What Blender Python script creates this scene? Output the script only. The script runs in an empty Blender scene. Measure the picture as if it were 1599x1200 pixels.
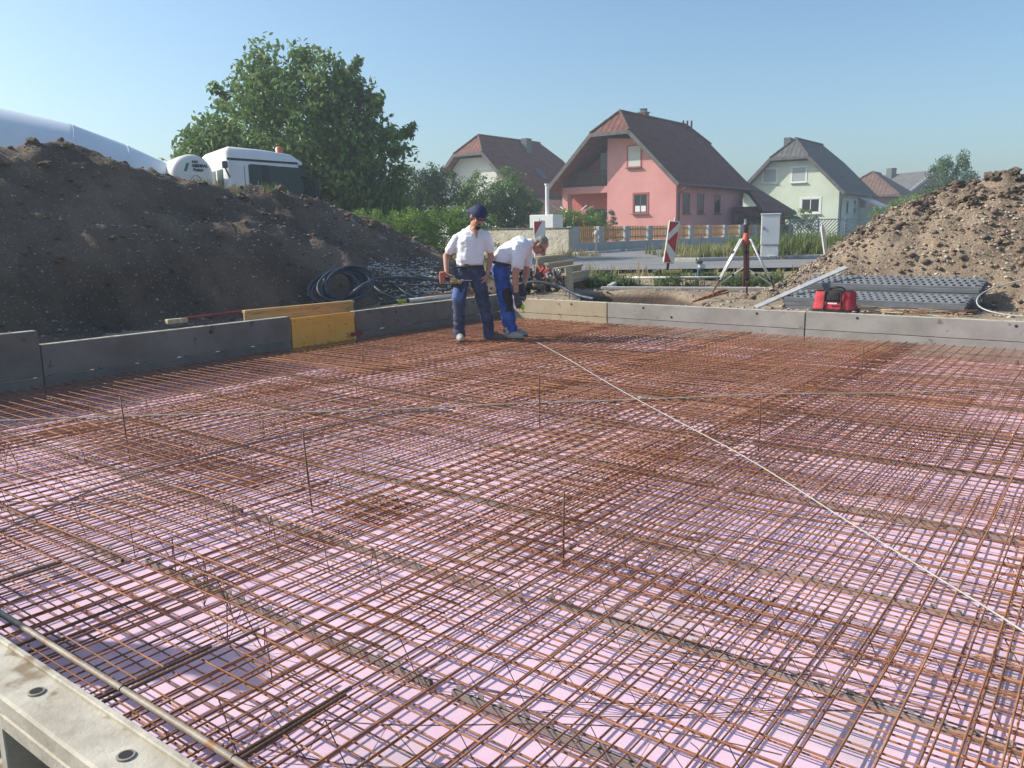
import bpy, bmesh, math, random
import numpy as np
from mathutils import Vector, Matrix, Euler, noise

random.seed(7); np.random.seed(7)
scene = bpy.context.scene
COL = scene.collection
R = math.radians

# ---------------------------------------------------------------- camera
CAM_H = 1.45
FPX = 1270.0
ROLL = math.atan(.0148)
PITCH = math.atan(241 * math.cos(ROLL) / FPX)
cam_d = bpy.data.cameras.new('camera')
cam_d.sensor_width = 36.0
cam_d.lens = 36.0 * FPX / 1599.0
cam_d.clip_start = 0.05
cam_d.clip_end = 6000
cam = bpy.data.objects.new('camera', cam_d)
COL.objects.link(cam)
F_ = Vector((0, math.cos(PITCH), -math.sin(PITCH)))
U0 = Vector((0, math.sin(PITCH), math.cos(PITCH)))
R0 = Vector((1, 0, 0))
U_ = U0 * math.cos(ROLL) + R0 * math.sin(ROLL)
R_ = R0 * math.cos(ROLL) - U0 * math.sin(ROLL)
m = Matrix((R_, U_, -F_)).transposed().to_4x4()
m.translation = (0, 0, CAM_H)
# the scene is laid out facing the camera, then turned so that the building plot lies along the world axes
TURN = Matrix.Rotation(R(37), 4, 'Z')
cam.matrix_world = TURN @ m
scene.camera = cam

# ---------------------------------------------------------------- sky, sun, exposure
SUN_EL = R(34.5)
SUN_AZ = R(-81)            # compass-like, from +Y towards +X: the sun stands to the left, a little ahead
world = bpy.data.worlds.new('World')
scene.world = world
world.use_nodes = True
wn = world.node_tree
bg = wn.nodes['Background']
sky = wn.nodes.new('ShaderNodeTexSky')
sky.sky_type = 'NISHITA'
sky.sun_disc = False
sky.sun_elevation = SUN_EL
sky.sun_rotation = SUN_AZ - R(37)
sky.altitude = 0
sky.air_density = 1.0
sky.dust_density = 2.0
sky.ozone_density = 3.2
tint = wn.nodes.new('ShaderNodeMixRGB'); tint.blend_type = 'MULTIPLY'; tint.inputs[0].default_value = 1.0; tint.inputs[2].default_value = (.97, 1.08, 1.07, 1)
wn.links.new(sky.outputs[0], tint.inputs[1]); wn.links.new(tint.outputs[0], bg.inputs[0])
bg.inputs[1].default_value = 0.127
sun_d = bpy.data.lights.new('sun', 'SUN')
sun_d.energy = 4.5
sun_d.angle = R(0.55)
sun_d.color = (1.0, .93, .83)
sun = bpy.data.objects.new('sun', sun_d)
COL.objects.link(sun)
sd = TURN.to_3x3() @ Vector((math.sin(SUN_AZ) * math.cos(SUN_EL), math.cos(SUN_AZ) * math.cos(SUN_EL), math.sin(SUN_EL)))
sun.rotation_euler = sd.to_track_quat('Z', 'Y').to_euler()
sun.location = sd * 40
vs = scene.view_settings
vs.view_transform = 'Standard'
vs.look = 'None'
vs.exposure = 0.41
vs.gamma = 1.0
vs.use_curve_mapping = False
scene.cycles.use_denoising = True
scene.cycles.max_bounces = 6
scene.cycles.diffuse_bounces = 3
scene.cycles.transparent_max_bounces = 8
scene.cycles.volume_bounces = 0

# ---------------------------------------------------------------- frame of the building plot
# s runs along the side formwork (away to the right), t along the end formwork (towards the right, nearer)
ANG = R(37)
T_ = Vector((math.sin(ANG), math.cos(ANG), 0))
N_ = Vector((math.cos(ANG), -math.sin(ANG), 0))
def W(s, t, z=0.0):
    return T_ * s + N_ * t + Vector((0, 0, z))
PLOT = -ANG                 # rotation about z that maps local x to +t and local y to +s

# ---------------------------------------------------------------- mesh helpers
class MB:
    def __init__(self):
        self.v = []; self.f = []; self.mi = []
    def add(self, vs_, fs, mi=0):
        b = len(self.v)
        self.v += [tuple(p) for p in vs_]
        self.f += [tuple(i + b for i in q) for q in fs]
        self.mi += [mi] * len(fs)
        return self
    def box(self, c, s, mi=0, M=None, rz=0.0):
        x, y, z = s[0] / 2, s[1] / 2, s[2] / 2
        P = [Vector((a, b, d)) for d in (-z, z) for b in (-y, y) for a in (-x, x)]
        if rz: P = [Matrix.Rotation(rz, 3, 'Z') @ p for p in P]
        if M is not None: P = [M @ p for p in P]
        P = [p + Vector(c) for p in P]
        return self.add(P, [(0, 2, 3, 1), (4, 5, 7, 6), (0, 1, 5, 4), (2, 6, 7, 3), (0, 4, 6, 2), (1, 3, 7, 5)], mi)
    def mm(self, a, b, mi=0):
        return self.box([(a[i] + b[i]) / 2 for i in range(3)], [abs(b[i] - a[i]) for i in range(3)], mi)
    def cbox(self, c, s, b=.005, mi=0, M=None):
        x, y, z = s[0] / 2, s[1] / 2, s[2] / 2
        b = min(b, x * .9, y * .9, z * .9)
        bm = bmesh.new()
        for sx in (-1, 1):
            for sy in (-1, 1):
                for sz in (-1, 1):
                    for k in range(3):
                        p = [sx * x, sy * y, sz * z]
                        for j in range(3):
                            if j != k: p[j] -= (sx, sy, sz)[j] * b
                        bm.verts.new(p)
        bmesh.ops.convex_hull(bm, input=bm.verts)
        bm.verts.index_update()
        P = [v.co.copy() for v in bm.verts]
        if M is not None: P = [M @ p for p in P]
        self.add([p + Vector(c) for p in P], [[v.index for v in f.verts] for f in bm.faces], mi)
        bm.free()
        return self
    def tube(self, pts, r, n=6, mi=0, caps=True, closed=False, twist=0.0):
        P = [Vector(p) for p in pts]
        m_ = len(P)
        rr = r if isinstance(r, (list, tuple)) else [r] * m_
        up = Vector((0, 0, 1)); prev = None
        V = []; Fc = []
        for i in range(m_):
            if closed: d = P[(i + 1) % m_] - P[i - 1]
            else: d = P[min(i + 1, m_ - 1)] - P[max(i - 1, 0)]
            if d.length < 1e-9: d = Vector((0, 0, 1))
            d.normalize()
            if prev is None:
                a = d.cross(up)
                if a.length < 1e-3: a = d.cross(Vector((0, 1, 0)))
            else:
                a = prev - d * prev.dot(d)
                if a.length < 1e-6: a = d.cross(up)
            a.normalize(); prev = a
            b = d.cross(a)
            for k in range(n):
                w = 2 * math.pi * k / n + twist
                V.append(P[i] + (a * math.cos(w) + b * math.sin(w)) * rr[i])
        for i in range(m_ if closed else m_ - 1):
            j = (i + 1) % m_
            for k in range(n):
                k2 = (k + 1) % n
                Fc.append((i * n + k, i * n + k2, j * n + k2, j * n + k))
        if caps and not closed:
            Fc.append(tuple(range(n - 1, -1, -1)))
            Fc.append(tuple((m_ - 1) * n + k for k in range(n)))
        return self.add(V, Fc, mi)
    def lathe(self, prof, n=16, mi=0, M=None):
        V = []; Fc = []
        for (r, z) in prof:
            for k in range(n):
                w = 2 * math.pi * k / n
                p = Vector((r * math.cos(w), r * math.sin(w), z))
                V.append(M @ p if M is not None else p)
        for i in range(len(prof) - 1):
            for k in range(n):
                k2 = (k + 1) % n
                Fc.append((i * n + k, i * n + k2, (i + 1) * n + k2, (i + 1) * n + k))
        Fc.append(tuple(range(n - 1, -1, -1)))
        Fc.append(tuple((len(prof) - 1) * n + k for k in range(n)))
        return self.add(V, Fc, mi)
    def prism(self, poly, h0, h1, M=None, mi=0):
        """poly: list of (x, y), counter-clockwise, extruded along z from h0 to h1"""
        n = len(poly)
        V = [Vector((x, y, h0)) for x, y in poly] + [Vector((x, y, h1)) for x, y in poly]
        if M is not None: V = [M @ p for p in V]
        Fc = [tuple(range(n - 1, -1, -1)), tuple(range(n, 2 * n))]
        for k in range(n):
            k2 = (k + 1) % n
            Fc.append((k, k2, n + k2, n + k))
        return self.add(V, Fc, mi)
    def mesh(self, name, mats, smooth=False):
        me = bpy.data.meshes.new(name)
        me.from_pydata(self.v, [], self.f)
        if not isinstance(mats, (list, tuple)): mats = [mats]
        for q in mats: me.materials.append(q)
        if len(mats) > 1: me.polygons.foreach_set('material_index', self.mi)
        if smooth: me.polygons.foreach_set('use_smooth', [True] * len(me.polygons))
        me.update()
        return me
    def build(self, name, mats, parent=None, smooth=False, loc=(0, 0, 0), rot=(0, 0, 0), autos=None):
        o = bpy.data.objects.new(name, self.mesh(name, mats, smooth))
        COL.objects.link(o)
        o.location = loc; o.rotation_euler = rot
        if parent is not None: o.parent = parent
        if autos:
            sharp(o.data, autos)
        return o

def sharp(me, deg):
    me.polygons.foreach_set('use_smooth', [True] * len(me.polygons))
    bm = bmesh.new(); bm.from_mesh(me)
    for e in bm.edges:
        if len(e.link_faces) == 2 and e.calc_face_angle(0) > R(deg): e.smooth = False
    bm.to_mesh(me); bm.free()

def tag(o, label=None, cat=None, group=None, kind=None):
    if label: o['label'] = label
    if cat: o['category'] = cat
    if group: o['group'] = group
    if kind: o['kind'] = kind
    return o
def thing(name, label, cat, loc=(0, 0, 0), rz=0.0, group=None, rot=None):
    o = bpy.data.objects.new(name, None)
    COL.objects.link(o)
    o.empty_display_size = .2
    o.location = loc
    o.rotation_euler = rot if rot else (0, 0, rz)
    return tag(o, label, cat, group)
def put(name, me, parent=None, loc=(0, 0, 0), rot=(0, 0, 0), scale=None):
    o = bpy.data.objects.new(name, me)
    COL.objects.link(o)
    o.location = loc; o.rotation_euler = rot
    if scale: o.scale = scale
    if parent is not None: o.parent = parent
    return o
def axis(p0, p1, roll=0.0):
    """matrix whose z axis runs from p0 to p1"""
    d = Vector(p1) - Vector(p0)
    M = d.to_track_quat('Z', 'Y').to_matrix().to_4x4()
    if roll: M = M @ Matrix.Rotation(roll, 4, 'Z')
    M.translation = Vector(p0)
    return M
def fbm(p, sc, oct_=4, seed=0.0):
    return noise.fractal(Vector((p[0] * sc + seed, p[1] * sc - seed, p[2] * sc + seed * .7)), 0.9, 2.0, oct_)
def interp(x, xs, ys): return float(np.interp(x, xs, ys))
def sstep(a, b, x):
    k = min(1, max(0, (x - a) / (b - a)))
    return k * k * (3 - 2 * k)

# ---------------------------------------------------------------- materials
def pmat(name, c1, c2=None, scale=6.0, rough=.8, bump=0.0, bscale=None, detail=5.0, metal=0.0, spec=.3, c3=None, s3=40.0, w3=.1,
         rnd=0.0, lo=.35, hi=.65, dist=.02, stretch=None, trans=0.0):
    mt = bpy.data.materials.new(name)
    mt.use_nodes = True
    nt = mt.node_tree; L = nt.links.new
    b = nt.nodes['Principled BSDF']
    b.inputs['Roughness'].default_value = rough
    b.inputs['Metallic'].default_value = metal
    b.inputs['Specular IOR Level'].default_value = spec
    tc = nt.nodes.new('ShaderNodeTexCoord')
    vec = tc.outputs['Object']
    if stretch:
        mp = nt.nodes.new('ShaderNodeMapping'); mp.inputs['Scale'].default_value = stretch
        L(vec, mp.inputs[0]); vec = mp.outputs[0]
    if rnd:
        oi = nt.nodes.new('ShaderNodeObjectInfo')
        va = nt.nodes.new('ShaderNodeVectorMath'); va.operation = 'ADD'
        sc_ = nt.nodes.new('ShaderNodeMath'); sc_.operation = 'MULTIPLY'; sc_.inputs[1].default_value = 37.0
        L(oi.outputs['Random'], sc_.inputs[0]); L(vec, va.inputs[0]); L(sc_.outputs[0], va.inputs[1]); vec = va.outputs[0]
    col = None
    if c2 is not None:
        n = nt.nodes.new('ShaderNodeTexNoise'); n.inputs['Scale'].default_value = scale; n.inputs['Detail'].default_value = detail
        n.inputs['Roughness'].default_value = .62
        L(vec, n.inputs['Vector'])
        r = nt.nodes.new('ShaderNodeValToRGB')
        r.color_ramp.elements[0].position = lo; r.color_ramp.elements[1].position = hi
        r.color_ramp.elements[0].color = (*c1, 1); r.color_ramp.elements[1].color = (*c2, 1)
        L(n.outputs['Fac'], r.inputs[0]); col = r.outputs[0]
        if c3 is not None:
            n3 = nt.nodes.new('ShaderNodeTexNoise'); n3.inputs['Scale'].default_value = s3; n3.inputs['Detail'].default_value = 3
            L(vec, n3.inputs['Vector'])
            r3 = nt.nodes.new('ShaderNodeValToRGB')
            r3.color_ramp.elements[0].position = .62 - w3; r3.color_ramp.elements[1].position = .68 - w3 * .5
            L(n3.outputs['Fac'], r3.inputs[0])
            mx = nt.nodes.new('ShaderNodeMixRGB'); mx.inputs[2].default_value = (*c3, 1)
            L(r3.outputs[0], mx.inputs[0]); L(col, mx.inputs[1]); col = mx.outputs[0]
    if rnd:
        hs = nt.nodes.new('ShaderNodeHueSaturation')
        mr = nt.nodes.new('ShaderNodeMapRange'); mr.inputs[3].default_value = 1 - rnd; mr.inputs[4].default_value = 1 + rnd
        L(oi.outputs['Random'], mr.inputs[0]); L(mr.outputs[0], hs.inputs['Value'])
        if col is None: hs.inputs['Color'].default_value = (*c1, 1)
        else: L(col, hs.inputs['Color'])
        col = hs.outputs[0]
    if col is None: b.inputs['Base Color'].default_value = (*c1, 1)
    else: L(col, b.inputs['Base Color'])
    if bump:
        nb = nt.nodes.new('ShaderNodeTexNoise'); nb.inputs['Scale'].default_value = bscale or scale * 4; nb.inputs['Detail'].default_value = 6
        nb.inputs['Roughness'].default_value = .65
        L(vec, nb.inputs['Vector'])
        bp = nt.nodes.new('ShaderNodeBump'); bp.inputs['Strength'].default_value = bump; bp.inputs['Distance'].default_value = dist
        L(nb.outputs['Fac'], bp.inputs['Height']); L(bp.outputs[0], b.inputs['Normal'])
    if trans:
        tr = nt.nodes.new('ShaderNodeBsdfTranslucent'); mxs = nt.nodes.new('ShaderNodeMixShader'); mxs.inputs[0].default_value = trans
        if col is None: tr.inputs[0].default_value = (*c1, 1)
        else: L(col, tr.inputs[0])
        L(b.outputs[0], mxs.inputs[1]); L(tr.outputs[0], mxs.inputs[2]); L(mxs.outputs[0], nt.nodes['Material Output'].inputs[0])
    return mt

M = {}
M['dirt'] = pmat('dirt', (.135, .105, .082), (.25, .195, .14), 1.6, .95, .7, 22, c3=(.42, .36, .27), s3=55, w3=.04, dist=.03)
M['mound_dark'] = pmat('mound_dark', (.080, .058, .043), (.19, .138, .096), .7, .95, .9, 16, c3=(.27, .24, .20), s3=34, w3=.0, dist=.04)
M['mound_tan'] = pmat('mound_tan', (.155, .115, .083), (.275, .208, .148), 1.5, .95, .9, 18, c3=(.42, .35, .25), s3=40, w3=.03, dist=.04)
M['stone_tan'] = pmat('stone_tan', (.33, .27, .20), (.50, .43, .33), 3.0, .85, .3, 30, rnd=.2)
M['stone_grey'] = pmat('stone_grey', (.20, .185, .165), (.46, .43, .40), 5.0, .85, .3, 30)
M['gravel'] = pmat('gravel', (.38, .37, .355), (.66, .64, .61), 6.0, .85)
M['clod'] = pmat('clod', (.135, .10, .075), (.22, .168, .122), 4.0, .95, .8, 25, rnd=.15)
M['pink'] = pmat('pink_insulation', (.70, .50, .63), (.79, .585, .70), 1.3, .55, .10, 9, c3=(.60, .48, .55), s3=1.7, w3=.06, spec=.35, dist=.01)
M['rust'] = pmat('rust', (.235, .092, .046), (.40, .185, .092), 9.0, .75, .25, 160, c3=(.17, .09, .06), s3=26, w3=.04, rnd=.28, spec=.35, dist=.003)
M['rust_dark'] = pmat('rust_dark', (.085, .055, .042), (.20, .10, .055), 14.0, .7, .2, 150, rnd=.2, spec=.4, dist=.002)
M['wire'] = pmat('wire', (.12, .07, .05), (.22, .13, .085), 20.0, .6, spec=.4, rnd=.2)
M['galv'] = pmat('galvanised', (.24, .20, .16), (.36, .32, .27), 12.0, .6, .1, 90, metal=.15, c3=(.30, .16, .08), s3=9, w3=.03)
M['strip'] = pmat('grey_plastic', (.24, .20, .18), (.32, .275, .25), 8.0, .55, rnd=.15)
M['cord'] = pmat('white_cord', (.36, .335, .295), (.50, .47, .42), 30.0, .8, .3, 300)
M['cable'] = pmat('black_cable', (.13, .115, .105), (.20, .18, .16), 8.0, .5)
M['hose'] = pmat('blue_black_hose', (.035, .05, .075), (.07, .09, .12), 6.0, .45, rnd=.1)
M['hose_white'] = pmat('pale_pipe', (.62, .60, .56), (.76, .74, .70), 5.0, .5)
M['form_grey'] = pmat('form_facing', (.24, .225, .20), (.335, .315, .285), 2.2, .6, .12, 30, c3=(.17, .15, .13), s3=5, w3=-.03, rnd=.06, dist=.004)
M['form_shade'] = pmat('form_facing_shaded', (.13, .118, .10), (.195, .178, .152), 2.2, .6, .12, 30, c3=(.09, .08, .075), s3=5, w3=-.03, rnd=.06, dist=.004)  # grey facing again, with the side wall's shade darkened into its colour
M['form_tan'] = pmat('form_facing_tan', (.35, .29, .19), (.43, .36, .25), 2.6, .65, .12, 30, c3=(.22, .18, .13), s3=7, w3=-.02, dist=.004)
M['form_rail'] = pmat('form_rail', (.36, .32, .25), (.56, .52, .43), 6.0, .75, .5, 45, c3=(.24, .185, .12), s3=9, w3=.05, dist=.006)
M['form_yellow'] = pmat('form_yellow', (.76, .36, .05), (.83, .45, .09), 2.0, .55, .1, 40, c3=(.42, .24, .07), s3=9, w3=-.01, stretch=(1, 1, 3))
M['timber_y'] = pmat('beam_timber', (.48, .29, .11), (.62, .41, .18), 3.0, .65, .2, 30, stretch=(1, 8, 8), c3=(.34, .22, .10), s3=5, w3=0)
M['timber'] = pmat('raw_timber', (.40, .31, .19), (.60, .49, .32), 3.0, .75, .3, 30, stretch=(8, 8, 1), rnd=.12)
M['timber_dark'] = pmat('weathered_timber', (.10, .07, .05), (.17, .12, .085), 3.0, .8, .3, 20, stretch=(8, 8, 1))
M['timber_pale'] = pmat('pale_timber', (.50, .46, .39), (.64, .60, .52), 3.0, .8, .3, 30, stretch=(8, 8, 1))
M['plug'] = pmat('plug', (.022, .022, .024), rough=.7)
M['asphalt'] = pmat('asphalt', (.185, .18, .178), (.235, .23, .225), 1.2, .9, .2, 60)
M['kerb'] = pmat('kerb', (.42, .40, .37), (.52, .50, .46), 4.0, .9, .2, 40)
M['concrete'] = pmat('concrete', (.40, .39, .36), (.50, .48, .45), 3.0, .9, .2, 40)
M['leaf'] = pmat('leaf', (.10, .18, .048), (.20, .30, .085), .9, .5, trans=.34, spec=.35)
M['leaf_dark'] = pmat('leaf_dark', (.055, .105, .042), (.105, .17, .066), .8, .55, trans=.28)
M['leaf_light'] = pmat('leaf_light', (.15, .26, .045), (.25, .37, .08), 1.2, .55, trans=.34)
M['leaf_far'] = pmat('leaf_far', (.07, .14, .05), (.13, .21, .08), .6, .6, trans=.25)
M['bark'] = pmat('bark', (.07, .055, .042), (.14, .11, .085), 4.0, .9, .5, 20)
M['grass_dry'] = pmat('grass_dry', (.30, .25, .12), (.46, .39, .21), 1.5, .8, trans=.25)
M['grass'] = pmat('grass', (.10, .15, .04), (.22, .25, .075), .8, .7, trans=.3)
M['weed'] = pmat('weed', (.075, .12, .04), (.16, .20, .075), 2.0, .7, trans=.3)

# ================================================================ the ground
S0, S1, T0, T1 = .87, 11.12, -8.6, 2.4       # inner edges of the formwork
ZB = -.20                                     # top of the insulation
def st(x, y): return x * T_.x + y * T_.y, x * N_.x + y * N_.y
def gz(x, y):
    s, t = st(x, y)
    far = sstep(15, 26, y)
    base = .27 + .13 * far
    if y < 3: base = .27 - .55 * sstep(3, 0, y) * (1 if s < .9 else 0)
    # pit under the slab
    d = max(S0 - .12 - s, s - (S1 + .10), T0 - .10 - t, t - (T1 + .1))
    if d < 0: return -.55
    if d < .35 and s < S1: base = -.2 + (base + .2) * sstep(.05, .6, d)
    # narrow trench behind the end formwork
    ye = 15.55 - .28 * (x - 1.75)
    k = sstep(1.15, 1.6, x) * sstep(3.15, 2.6, x) * sstep(11.16, 11.3, s) * sstep(ye, ye - .16, y)
    base -= .62 * k
    nz = fbm((x, y, 0), .9, 4, 3.1) * .05 + fbm((x, y, 0), 4.5, 3, 9.1) * .018
    return base + nz * (1 if y < 19 else .25)
def axis_lines(lo, hi, step, ends):
    a = list(np.arange(lo, hi + 1e-6, step)); b = hi; st_ = step
    while b < ends:
        st_ *= 1.45; b += st_; a.append(b)
    b = lo; st_ = step
    while b > -ends:
        st_ *= 1.45; b -= st_; a.insert(0, b)
    return a
gx = axis_lines(-13, 14, .16, 3500); gy = axis_lines(-2, 24, .16, 3500)
gv = [(x, y, gz(x, y) if -40 < x < 60 and -20 < y < 90 else .4) for y in gy for x in gx]
nx = len(gx)
gf = [(j * nx + i, j * nx + i + 1, (j + 1) * nx + i + 1, (j + 1) * nx + i) for j in range(len(gy) - 1) for i in range(nx - 1)]
gm = bpy.data.materials.new('ground_soil'); gm.use_nodes = True
nt = gm.node_tree; L = nt.links.new; b = nt.nodes['Principled BSDF']; b.inputs['Roughness'].default_value = .95; b.inputs['Specular IOR Level'].default_value = .15
tc = nt.nodes.new('ShaderNodeTexCoord')
def nz_(scale, detail=5):
    n = nt.nodes.new('ShaderNodeTexNoise'); n.inputs['Scale'].default_value = scale; n.inputs['Detail'].default_value = detail; L(tc.outputs['Object'], n.inputs[0]); return n.outputs[0]
def ramp(src, p0, c0, p1, c1):
    r = nt.nodes.new('ShaderNodeValToRGB'); r.color_ramp.elements[0].position = p0; r.color_ramp.elements[1].position = p1
    r.color_ramp.elements[0].color = (*c0, 1); r.color_ramp.elements[1].color = (*c1, 1); L(src, r.inputs[0]); return r.outputs[0]
soil = ramp(nz_(1.3), .35, (.20, .15, .105), .65, (.33, .26, .185))
peb = ramp(nz_(60, 2), .60, (0, 0, 0), .66, (1, 1, 1))
mx = nt.nodes.new('ShaderNodeMixRGB'); L(peb, mx.inputs[0]); L(soil, mx.inputs[1]); mx.inputs[2].default_value = (.44, .38, .29, 1)
turf = ramp(nz_(.8), .4, (.17, .17, .06), .62, (.30, .26, .13))
sx = nt.nodes.new('ShaderNodeSeparateXYZ'); L(tc.outputs['Object'], sx.inputs[0])
ad = nt.nodes.new('ShaderNodeMath'); ad.operation = 'MULTIPLY_ADD'; L(nz_(.5), ad.inputs[0]); ad.inputs[1].default_value = 6.0; L(sx.outputs['Y'], ad.inputs[2])
low_mask = nt.nodes.new('ShaderNodeMapRange'); low_mask.inputs[1].default_value = .235; low_mask.inputs[2].default_value = .15; L(sx.outputs['Z'], low_mask.inputs[0])  # soil colour turns darker below a set height
mm_ = nt.nodes.new('ShaderNodeMixRGB'); L(low_mask.outputs[0], mm_.inputs[0]); L(mx.outputs[0], mm_.inputs[1]); mm_.inputs[2].default_value = (.075, .055, .042, 1); mx = mm_
mr = nt.nodes.new('ShaderNodeMapRange'); mr.inputs[1].default_value = 20.0; mr.inputs[2].default_value = 24.0; L(ad.outputs[0], mr.inputs[0])
m2 = nt.nodes.new('ShaderNodeMixRGB'); L(mr.outputs[0], m2.inputs[0]); L(mx.outputs[0], m2.inputs[1]); L(turf, m2.inputs[2])
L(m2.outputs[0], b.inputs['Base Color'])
bp = nt.nodes.new('ShaderNodeBump'); bp.inputs['Strength'].default_value = .7; bp.inputs['Distance'].default_value = .03; L(nz_(24, 6), bp.inputs['Height']); L(bp.outputs[0], b.inputs['Normal'])
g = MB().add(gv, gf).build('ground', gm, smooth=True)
tag(g, kind='structure')

# ---------------------------------------------------------------- road, kerbs
def sheet(name, poly, dz, mt, sub=None):
    bm = bmesh.new()
    vv = [bm.verts.new((x, y, 0)) for x, y in poly]
    bm.faces.new(vv); bmesh.ops.triangulate(bm, faces=bm.faces[:])
    for v in bm.verts: v.co.z = .43 + dz
    me = bpy.data.meshes.new(name); bm.to_mesh(me); bm.free(); me.materials.append(mt)
    return put(name, me)
fl = [tuple(W(s, -18.3)[:2]) for s in (160, 26, 14)]
il = [tuple(W(s, -11.9)[:2]) for s in (24.5, 60, 160)]
rd = sheet('road', [(-9, 20.6), (16, 20.2), (40, 26), (40, 34), (22, 29.2), (10.2, 25.9), (5.6, 24.6), (4.9, 25.0), (4.8, 25.7)] + il + fl, 0, M['asphalt'])
tag(rd, kind='structure')
def kerb(name, pts, w=.14, h=.11, z=.43):
    mb = MB()
    for a, b_ in zip(pts[:-1], pts[1:]):
        a = Vector((*a, 0)); b_ = Vector((*b_, 0)); d = b_ - a; n = max(1, int(d.length / 1.0))
        for k in range(n):
            c = a + d * ((k + .5) / n)
            mb.cbox((c.x, c.y, z + h / 2 - .06), (d.length / n - .012, w, h + .12), .012, 0, Matrix.Rotation(math.atan2(d.y, d.x), 3, 'Z'))
    o = mb.build(name, M['kerb']); tag(o, kind='structure'); return o
kerb('kerb', [(30, 31.5), (22, 29.25), (10.2, 25.95), (5.6, 24.65), (4.9, 25.05), (4.85, 25.75), il[0], tuple(W(45, -11.9)[:2])])
kerb('pavement_kerb', [tuple(W(s, -17.9)[:2]) for s in (28.2, 31.5)] + [tuple(W(32.5, -18.4)[:2])], w=.3, h=.08)
kerb('far_pavement_kerb', [tuple(W(s, -18.35)[:2]) for s in (33, 60)], w=.2, h=.07)

# ================================================================ insulation under the steel
mb = MB()
ns, ntt = 70, 76
V = []
for j in range(ns + 1):
    for i in range(ntt + 1):
        t = T0 + (T1 - T0) * i / ntt; s = S0 + (S1 - S0) * j / ns
        V.append(W(s, t, ZB + fbm((s, t, 0), .8, 3, 2.0) * .006 + max(0, fbm((s * .5, t, 1), 2.2, 3, 5.0)) * .008))
w_ = ntt + 1
mb.add(V, [(j * w_ + i, j * w_ + i + 1, (j + 1) * w_ + i + 1, (j + 1) * w_ + i) for j in range(ns) for i in range(ntt)])
ins = mb.build('insulation_sheet', M['pink'], smooth=True)
tag(ins, 'pale pink insulation sheet spread under the rusty reinforcing mesh', 'insulation')

# ================================================================ spoil heaps
CR_S = [-8, -3, 2, 5.24, 5.68, 6.14, 6.71, 7.1, 7.75, 8.58, 8.83, 9.52, 9.94, 10.68, 11.66, 12.73, 13.51, 14.57, 15.1, 16]
CR_Z = [1.8, 2.5, 2.75, 2.73, 2.78, 2.88, 2.79, 2.59, 2.47, 2.29, 2.24, 2.40, 2.33, 2.17, 1.94, 1.59, 1.33, .94, .5, .25]
CK = 12.35 / 13.0
CR_S = [s * CK for s in CR_S]; CR_Z = [1.45 + (z - 1.45) * CK - .03 for z in CR_Z]
BK_S = [-8, 4.1, 4.9, 5.7, 6.6, 7.7, 8.9, 10.3, 11.7, 14, 16]
BK_Z = [1.1, 1.23, 1.33, 1.31, 1.37, 1.40, 1.18, .80, .49, .35, .25]
def left_h(s, t):
    zc = interp(s, CR_S, CR_Z); zb = interp(s, BK_S, BK_Z)
    gro = fbm((s * 1.0, t * .3, 0), 1.1, 3, 4.0) * .30 + abs(fbm((s, t * .2, 0), 2.6, 3, 8.0)) * .30 * sstep(11.2, 10.0, -t)
    d = -t + gro * .6
    z = interp(d, [9.05, 9.5, 9.95, 10.12, 10.3, 10.62, 11.2, 12.0, 12.35, 12.8, 14.2, 16.2, 18.6],
               [.05, .24, .34, zb * .50, zb * .75, zb, zb + (zc - zb) * .32, zb + (zc - zb) * .86, zc, zc * .97, zc * .70, zc * .25, .0])
    return z
def heap(name, sr, tr, fn, st_, mt, label, amp=1.0, seed=0):
    ss = np.arange(sr[0], sr[1], st_); tt = np.arange(tr[0], tr[1], st_)
    P = {}
    V = []
    for s in ss:
        for t in tt:
            z = fn(s, t)
            edge = min(1, max(0, z) / .35)
            n1 = fbm((s, t, z), .9, 4, 11 + seed) * .11 + fbm((s, t, z), 3.2, 4, 2 + seed) * .075 + fbm((s, t, z), 9., 4, 5 + seed) * .034
            z2 = z + n1 * amp * edge - (0 if z > .02 else .2)
            V.append((t, s, z2))
    n = len(tt)
    Fc = [(j * n + i, j * n + i + 1, (j + 1) * n + i + 1, (j + 1) * n + i) for j in range(len(ss) - 1) for i in range(n - 1)]
    o = MB().add(V, Fc).build(name, mt, smooth=True, rot=(0, 0, PLOT))
    A = np.array(V).reshape(len(ss), n, 3)
    return o, A, ss, tt
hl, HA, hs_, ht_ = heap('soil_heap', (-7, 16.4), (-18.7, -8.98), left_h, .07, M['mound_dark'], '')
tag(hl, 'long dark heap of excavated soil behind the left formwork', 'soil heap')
RT = [-6.4, -5.3, -4.75, -4.2, -3.75, -3.2, -2.8, -2.25, -1.9, -1.4, -.5, 1, 2.5, 4.5, 6.5]
RZ = [0.0, .18, .50, .98, 1.32, 1.66, 1.85, 1.96, 2.08, 2.18, 2.42, 2.6, 2.3, 1.2, .1]
def right_h(s, t):
    zc = interp(t, RT, RZ)
    b0 = 12.55 + .55 * sstep(-5.2, -4.0, t) * sstep(-.6, -1.6, t)
    return interp(s, [b0 - .35, b0, 13.5, 14.2, 14.9, 15.6, 17.0, 19.2], [.1, .27 + .05 * zc, .27 + (zc - .27) * .42, .27 + (zc - .27) * .78, zc, zc * .98, zc * .6, .0]) if zc > .27 else interp(s, [12, 13, 17, 19], [.1, zc, zc, 0])
hr, HB, hs2, ht2 = heap('gravel_soil_heap', (11.9, 19.3), (-6.6, 6.6), right_h, .06, M['mound_tan'], '', 1.15, 40)
tag(hr, 'tan heap of stony soil behind the stacked black plastic sheets', 'soil heap')

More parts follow.
